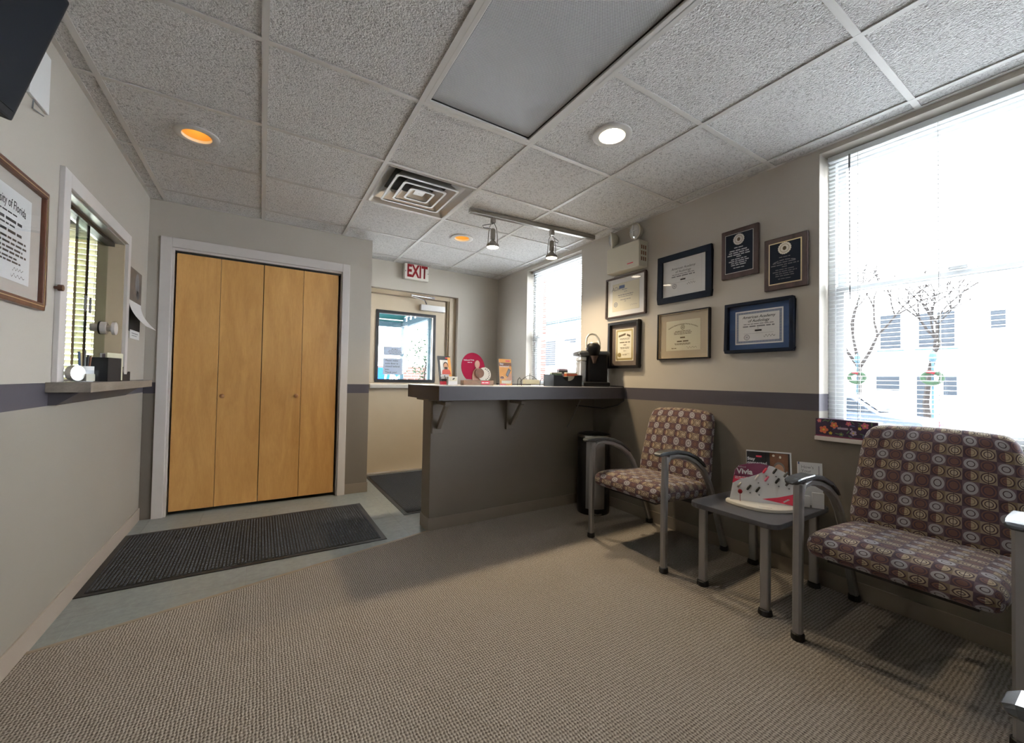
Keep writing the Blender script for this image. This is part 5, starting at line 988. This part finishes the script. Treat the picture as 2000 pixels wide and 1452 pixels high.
# track with two heads
t0, t1 = Vector((1.276, 2.685)), Vector((2.432, 2.585)); td = (t1 - t0); tl = td.length; ta = math.atan2(td.y, td.x)
tk = thing('track_light', 'brushed nickel ceiling track with two hanging spotlights', 'track light', (t0.x, t0.y, CH), ta)
MB().box(0, tl, -0.017, 0.017, -0.034, 0.0).build('track', 'nickel', tk, bevel=0.003)
for k, (u, sg) in enumerate(((0.195, -1), (0.725, 1))):
    h_ = bpy.data.objects.new('spot_head', None); COL.objects.link(h_); h_.parent = tk; h_.location = (u, 0, -0.034)
    MB().box(-0.016, 0.016, -0.016, 0.016, -0.040, 0.0).build('track_adapter', 'nickel', h_, bevel=0.002); hm = MB(); hm.lathe([(0.014, -0.175), (0.019, -0.170), (0.019, -0.095), (0.014, -0.085)], 20).lathe([(0.014, -0.175), (0.030, -0.195), (0.047, -0.208), (0.048, -0.226), (0.045, -0.228), (0.044, -0.214), (0.014, -0.19)], 28, cap0=False, cap1=False); hb = hm.build('spot_body', 'nickel', h_, smooth=True)
    yk = MB()
    for s in (-1, 1): yk.tube([(0.010 * s, 0, -0.04), (0.028 * s, 0, -0.075), (0.036 * s, 0, -0.13), (0.040 * s, 0, -0.208)], 0.003, 6)
    yk.build('yoke', 'nickel', h_); MB().tube([(0, 0, -0.045), (sg * 0.04, 0.012, -0.055), (sg * 0.078, 0.02, -0.066), (sg * 0.070, 0.02, -0.082), (sg * 0.035, 0.015, -0.080), (0.0, 0.005, -0.088)], 0.0028, 6).build('wire_loop', 'black_matt', h_)
    MB().lathe([(0.0435, 0.0), (0.0435, 0.006), (0.02, 0.012)], 28).build('lamp_face', 'bulb', h_, (0, 0, -0.224), smooth=True)
    lamp('spot_lamp', 'SPOT', (0, 0, -0.232), TRACK_W, (1.0, 0.80, 0.52), h_, 0.04, 140, 0.7)
# emergency light
el = thing('emergency_light', 'almond emergency light unit with two round lamp heads on the right wall', 'emergency light', (XR, 2.245, 1.942), -PI / 2)
MB().box(-0.170, 0.168, -0.10, -0.0005, 0.0, 0.205).build('housing', 'almond', el, bevel=0.006)
for k in range(3):
    for q in range(3): MB().box(0.1682, 0.1690, -0.078 + q * 0.022, -0.066 + q * 0.022, 0.045 + k * 0.045, 0.075 + k * 0.045).build('vent_slot', 'brownp', el)
MB().rect(0.05, 0.11, 0.035, 0.042, -0.1006).build('maker_mark', 'hot_red', el)
for (hx, tilt, az) in ((-0.158, 0.10, -0.75), (0.092, 0.10, -0.15)):
    hm = MB().lathe([(0.015, 0.050), (0.038, 0.042), (0.056, 0.015), (0.063, 0.0), (0.063, -0.006), (0.056, -0.010)], 28, cap0=True, cap1=False); hm.v = [(v[0], v[2], v[1]) for v in hm.v]
    ho = hm.build('lamp_head', 'almond', el, (hx, -0.055, 0.296), smooth=True); ho.rotation_euler = (tilt, 0, az)
    ln = MB().lathe([(0.057, 0.0), (0.044, -0.008), (0.020, -0.013), (0.001, -0.014)], 28, cap0=False); ln.v = [(v[0], v[2] - 0.009, v[1]) for v in ln.v]; ln.build('lens', 'lens', ho, smooth=True); MB().box(-0.003, 0.003, -0.026, -0.022, -0.045, 0.045).box(-0.045, 0.045, -0.0255, -0.022, -0.002, 0.002).build('lens_rib', 'pl_text', ho)
    MB().tube([(hx, -0.045, 0.204), (hx, -0.045, 0.262)], 0.011, 12).build('swivel', 'almond', el)

# ------------------------------------------------------------------ outside
GZ = -0.65
tag(MB().box(XW + 0.001, 60, -25, 60, GZ - 0.1, GZ).box(-30, XW, YF + 0.16, 60, GZ - 0.1, GZ).build('ground', 'asphalt'), 'pale concrete street and yard outside the windows', 'ground', kind='structure')
# canopy outside the exit door
cn = thing('door_canopy', 'teal canopy on slim blue grey posts outside the exit door', 'canopy', (0, 0, GZ))
for (cx, cy) in ((1.93, 6.5), (1.95, 5.28), (-0.4, 6.5)): MB().box(cx - 0.028, cx + 0.028, cy - 0.028, cy + 0.028, 0, 2.52).build('post', 'teal_metal', cn)
MB().box(-0.42, 1.96, 6.47, 6.53, 2.52, 2.60).build('beam', 'teal_metal', cn); MB().box(1.92, 1.98, 4.62, 6.53, 2.52, 2.60).build('beam', 'teal_metal', cn); MB().box(-0.42, 1.96, 6.49, 6.50, 2.60, 2.76).build('valance', 'teal', cn); MB().box(1.935, 1.945, 4.62, 6.49, 2.68, 2.76).build('valance', 'teal', cn); MB().box(-0.42, 1.96, 6.46, 6.475, 2.625, 2.640).build('beam', 'alu', cn)
for k in range(9): MB().box(1.93, 1.97, 4.75 + k * 0.21, 4.78 + k * 0.21, 2.60, 2.68).build('slat', 'teal_metal', cn)
MB().add([(-0.42, 6.53, 2.70), (1.98, 6.53, 2.70), (1.98, 4.60, 2.70), (-0.42, 4.60, 2.70), (0.1, 6.0, 3.15), (1.4, 6.0, 3.15), (1.4, 4.60, 3.15), (0.1, 4.60, 3.15)], [(0, 1, 5, 4), (1, 2, 6, 5), (3, 0, 4, 7), (4, 5, 6, 7)]).build('canvas_roof', 'teal', cn)
# blue banner with white script
bs_ = thing('banner_sign', 'blue sign with white script seen low through the exit door glass', 'sign', (2.03, 8.0, GZ))
MB().box(-0.42, 0.30, -0.02, 0.02, 1.30, 1.90).build('board', 'blue_sign', bs_); MB().box(-0.40, -0.36, -0.02, 0.02, 0, 1.30).build('post', 'teal_metal', bs_); MB().box(0.22, 0.26, -0.02, 0.02, 0, 1.30).build('post', 'teal_metal', bs_)
lettering('Uly', 0.21, 0.135, 1.705, -0.022, 'paper', bs_, shear=0.2, bold=0.008)
# brick wall, brick pier
def bricks(name, label, cat, x0, y0, z0, nx, nz, face, bl=0.2, bh=0.065, j=0.010, core=None):
    r = thing(name, label, cat, (x0, y0, GZ))
    if core: MB().box(*core).build('wall_core', 'asphalt', r)
    src = None
    for k in range(nz):
        for i in range(nx):
            px_ = i * (bl + j) - (0.5 * bl if (k % 2 and nx > 1) else 0); pz = z0 + k * (bh + j)
            if src is None: src = MB().box(0, bl, 0, 0.10, 0, bh).build('brick', 'brick', r, (px_, 0, pz), bevel=0.004, seg=1)
            else: share(src, 'brick', r, (px_, 0, pz))
    return r
bricks('brick_wall', 'low red brick wall seen through the exit door glass', 'brick wall', 2.6, 11.0, 1.05, 11, 13, 'y', core=(-0.1, 2.3, 0.012, 0.2, 0, 2.0))
bricks('brick_pier', 'narrow brick pier outside the window above the counter', 'brick pier', 2.80, 4.02, 0.6, 1, 46, 'y', core=(0.0, 0.2, 0.012, 0.12, 0, 4.1))
def leafy(name, label, x, y, z, hgt, sx, n, seed, leafs=True):
    r = thing(name, label, 'tree', (x, y, z)); rnd = random.Random(seed); b = MB(); tips = []
    def limb(p, d, L, rad, dep):
        q = p + d * L; b.tube([p, p + d * L * 0.5 + Vector((rnd.uniform(-1, 1), rnd.uniform(-1, 1), 0)) * L * 0.06, q], [rad, rad * 0.8, rad * 0.6], 5); tips.append(q)
        if dep:
            for k in range(rnd.choice((2, 3))):
                e = (d + Vector((rnd.uniform(-1, 1), rnd.uniform(-1, 1), rnd.uniform(-0.1, 0.6))) * sx).normalized(); limb(q, e, L * rnd.uniform(0.62, 0.86), rad * 0.62, dep - 1)
    limb(Vector((0, 0, 0)), Vector((0, 0, 1)), hgt * 0.36, hgt * 0.022, 6 if not leafs else 3); b.build('trunk', 'bark', r)
    if leafs:
        lf_ = MB()
        for q in tips:
            for k in range(n):
                c = q + Vector((rnd.gauss(0, 1), rnd.gauss(0, 1), rnd.gauss(0, 1))) * hgt * 0.09; a = Vector((rnd.uniform(-1, 1), rnd.uniform(-1, 1), rnd.uniform(-1, 1))).normalized() * 0.05; e = Vector((rnd.uniform(-1, 1), rnd.uniform(-1, 1), rnd.uniform(-1, 1))).normalized() * 0.03
                lf_.add([c - a, c + e, c + a, c - e], [(0, 1, 2, 3)])
        o = lf_.build('foliage', 'leaf', r); o['kind'] = 'stuff'
leafy('potted_shrub', 'leafy green shrub in a red pot at the right edge of the exit door glass', 3.36, 9.0, GZ, 2.4, 0.6, 40, 3)
pt = [o for o in COL.objects if o.name == 'potted_shrub'][0]; MB().lathe([(0.06, 0), (0.10, 1.86), (0.11, 1.90), (0.09, 1.90), (0.08, 1.86)], 20, cap1=True).build('pot', 'outdoor_red', pt, (0.0, 0.0, 0), smooth=True)
# street buildings
def house(name, label, x, y0, y1, h, wins, m='clap', roof=None, dep=8.0):
    r = thing(name, label, 'building', (x, 0, GZ)); MB().box(0, dep, y0, y1, 0, h).build('walls', m, r)
    for (a, b_, c, d) in wins:
        f = MB().box(-0.06, 0.0, a - 0.08, b_ + 0.08, c - GZ - 0.08, d - GZ + 0.08).build('window', m, r); MB().box(-0.075, -0.06, a, b_, c - GZ, d - GZ).build('pane', 'glass_dark', f); MB().box(-0.16, 0.0, a - 0.14, b_ + 0.14, c - GZ - 0.16, c - GZ - 0.08).build('sill', 'teal_metal' if c > 2 else m, f)
    if roof:
        MB().add([(-0.5, y0 - 0.5, h), (dep + 0.5, y0 - 0.5, h), (dep + 0.5, y1 + 0.5, h), (-0.5, y1 + 0.5, h), (dep / 2, y0 - 0.5, h + roof), (dep / 2, y1 + 0.5, h + roof)], [(3, 0, 4, 5), (1, 2, 5, 4), (0, 1, 4), (2, 3, 5), (0, 3, 2, 1)]).build('roof', 'roof_grey', r)
    return r
house('white_building', 'white two storey building across the street in the large window', 30, -12, 11.5, 8.5, [(7.44, 8.30, 3.2, 5.1), (6.15, 6.72, 3.2, 5.0), (5.40, 6.02, 3.2, 5.0), (3.74, 4.21, 3.98, 4.87), (7.49, 8.49, 0.85, 1.7), (5.33, 5.81, 0.62, 1.7), (6.40, 6.81, -0.6, 1.66), (1.0, 1.8, 0.7, 1.7), (-2.0, -1.0, 3.2, 5.0)])
house('grey_roofed_house', 'house with teal grey roof in the window above the counter', 9.0, 8.2, 16.0, 3.75, [(9.4, 9.9, 1.6, 2.5), (10.3, 10.9, 1.6, 2.5), (11.4, 12.0, 1.6, 2.5)], roof=1.6, dep=5.0)
leafy('bare_tree', 'bare street tree at the left of the large window view', 27, 8.35, GZ, 7.4, 0.75, 0, 11, False); leafy('bare_tree', 'bare street tree right of the other one in the large window view', 22, 4.65, GZ, 6.0, 0.8, 0, 23, False)
def wreath_post(label, x, y):
    r = thing('lamp_post', label, 'lamp post', (x, y, GZ)); MB().lathe([(0.09, 0), (0.06, 0.15), (0.04, 0.3), (0.035, 2.6), (0.12, 2.7), (0.10, 2.9), (0.02, 3.0)], 12).build('pole', 'teal_metal', r)
    w_ = MB().tube([(-0.08, 0.24 * math.cos(a), 2.04 + 0.19 * math.sin(a)) for a in [2 * PI * i / 20 for i in range(20)]], 0.075, 8, closed=True).build('wreath', 'leaf', r); MB().tube([(-0.17, -0.08, 2.20), (-0.18, 0.0, 2.24), (-0.17, 0.12, 2.26)], 0.05, 8).build('bow', 'outdoor_red', w_)
wreath_post('left lamp post with green wreath in the large window view', 20, 6.24); wreath_post('right lamp post with green wreath in the large window view', 20, 4.14)
def car(label, x, y, m, flip=1):
    r = thing('parked_car', label, 'car', (x, y, GZ)); prof = [(0.0, 0.35), (0.05, 0.62), (0.25, 0.78), (1.05, 0.88), (1.70, 1.38), (2.2, 1.45), (3.2, 1.43), (3.9, 1.02), (4.35, 0.95), (4.45, 0.6), (4.42, 0.32), (0.05, 0.28)]
    b = MB(); b.prism([(p[0], p[1]) for p in prof], -0.85, 0.85); b.v = [(v[1], v[0], v[2]) for v in b.v]; b.f = [q[::-1] for q in b.f]; b.build('body', m, r, bevel=0.06)
    for s in (-1, 1):
        g = MB(); g.prism([(1.22, 0.92), (1.75, 1.32), (2.25, 1.38), (3.15, 1.36), (3.65, 1.02), (3.6, 0.92)], -0.003, 0.003); g.v = [(s * 0.855 + v[1], v[0], v[2]) for v in g.v]; g.build('side_window', 'glass_dark', r)
        for cy in (0.85, 3.6):
            wl = MB(); wl.lathe([(0.30, -0.1), (0.33, -0.08), (0.33, 0.08), (0.30, 0.1)], 20); wl.v = [(s * 0.78 + v[2], cy + v[0], 0.33 + v[1]) for v in wl.v]; wl.build('wheel', 'black_matt', r)
        MB().box(s * 0.45 - 0.16, s * 0.45 + 0.16, -0.01, 0.10, 0.60, 0.72).build('lamp', 'hot_red' if s > 0 else 'lens', r)
    ws = MB(); ws.add([(-0.66, 1.12, 0.945), (0.66, 1.12, 0.945), (0.58, 1.68, 1.375), (-0.58, 1.68, 1.375)], [(0, 1, 2, 3)]); ws.v = [(v[0], v[1] - 0.012, v[2] + 0.012) for v in ws.v]; ws.build('windscreen', 'glass_dark', r)
car('dark blue car parked across the street in the large window view', 16.2, 3.2, 'car_blue'); car('pale silver car parked nearest outside the large window', 10.2, 3.02, 'car_silver')
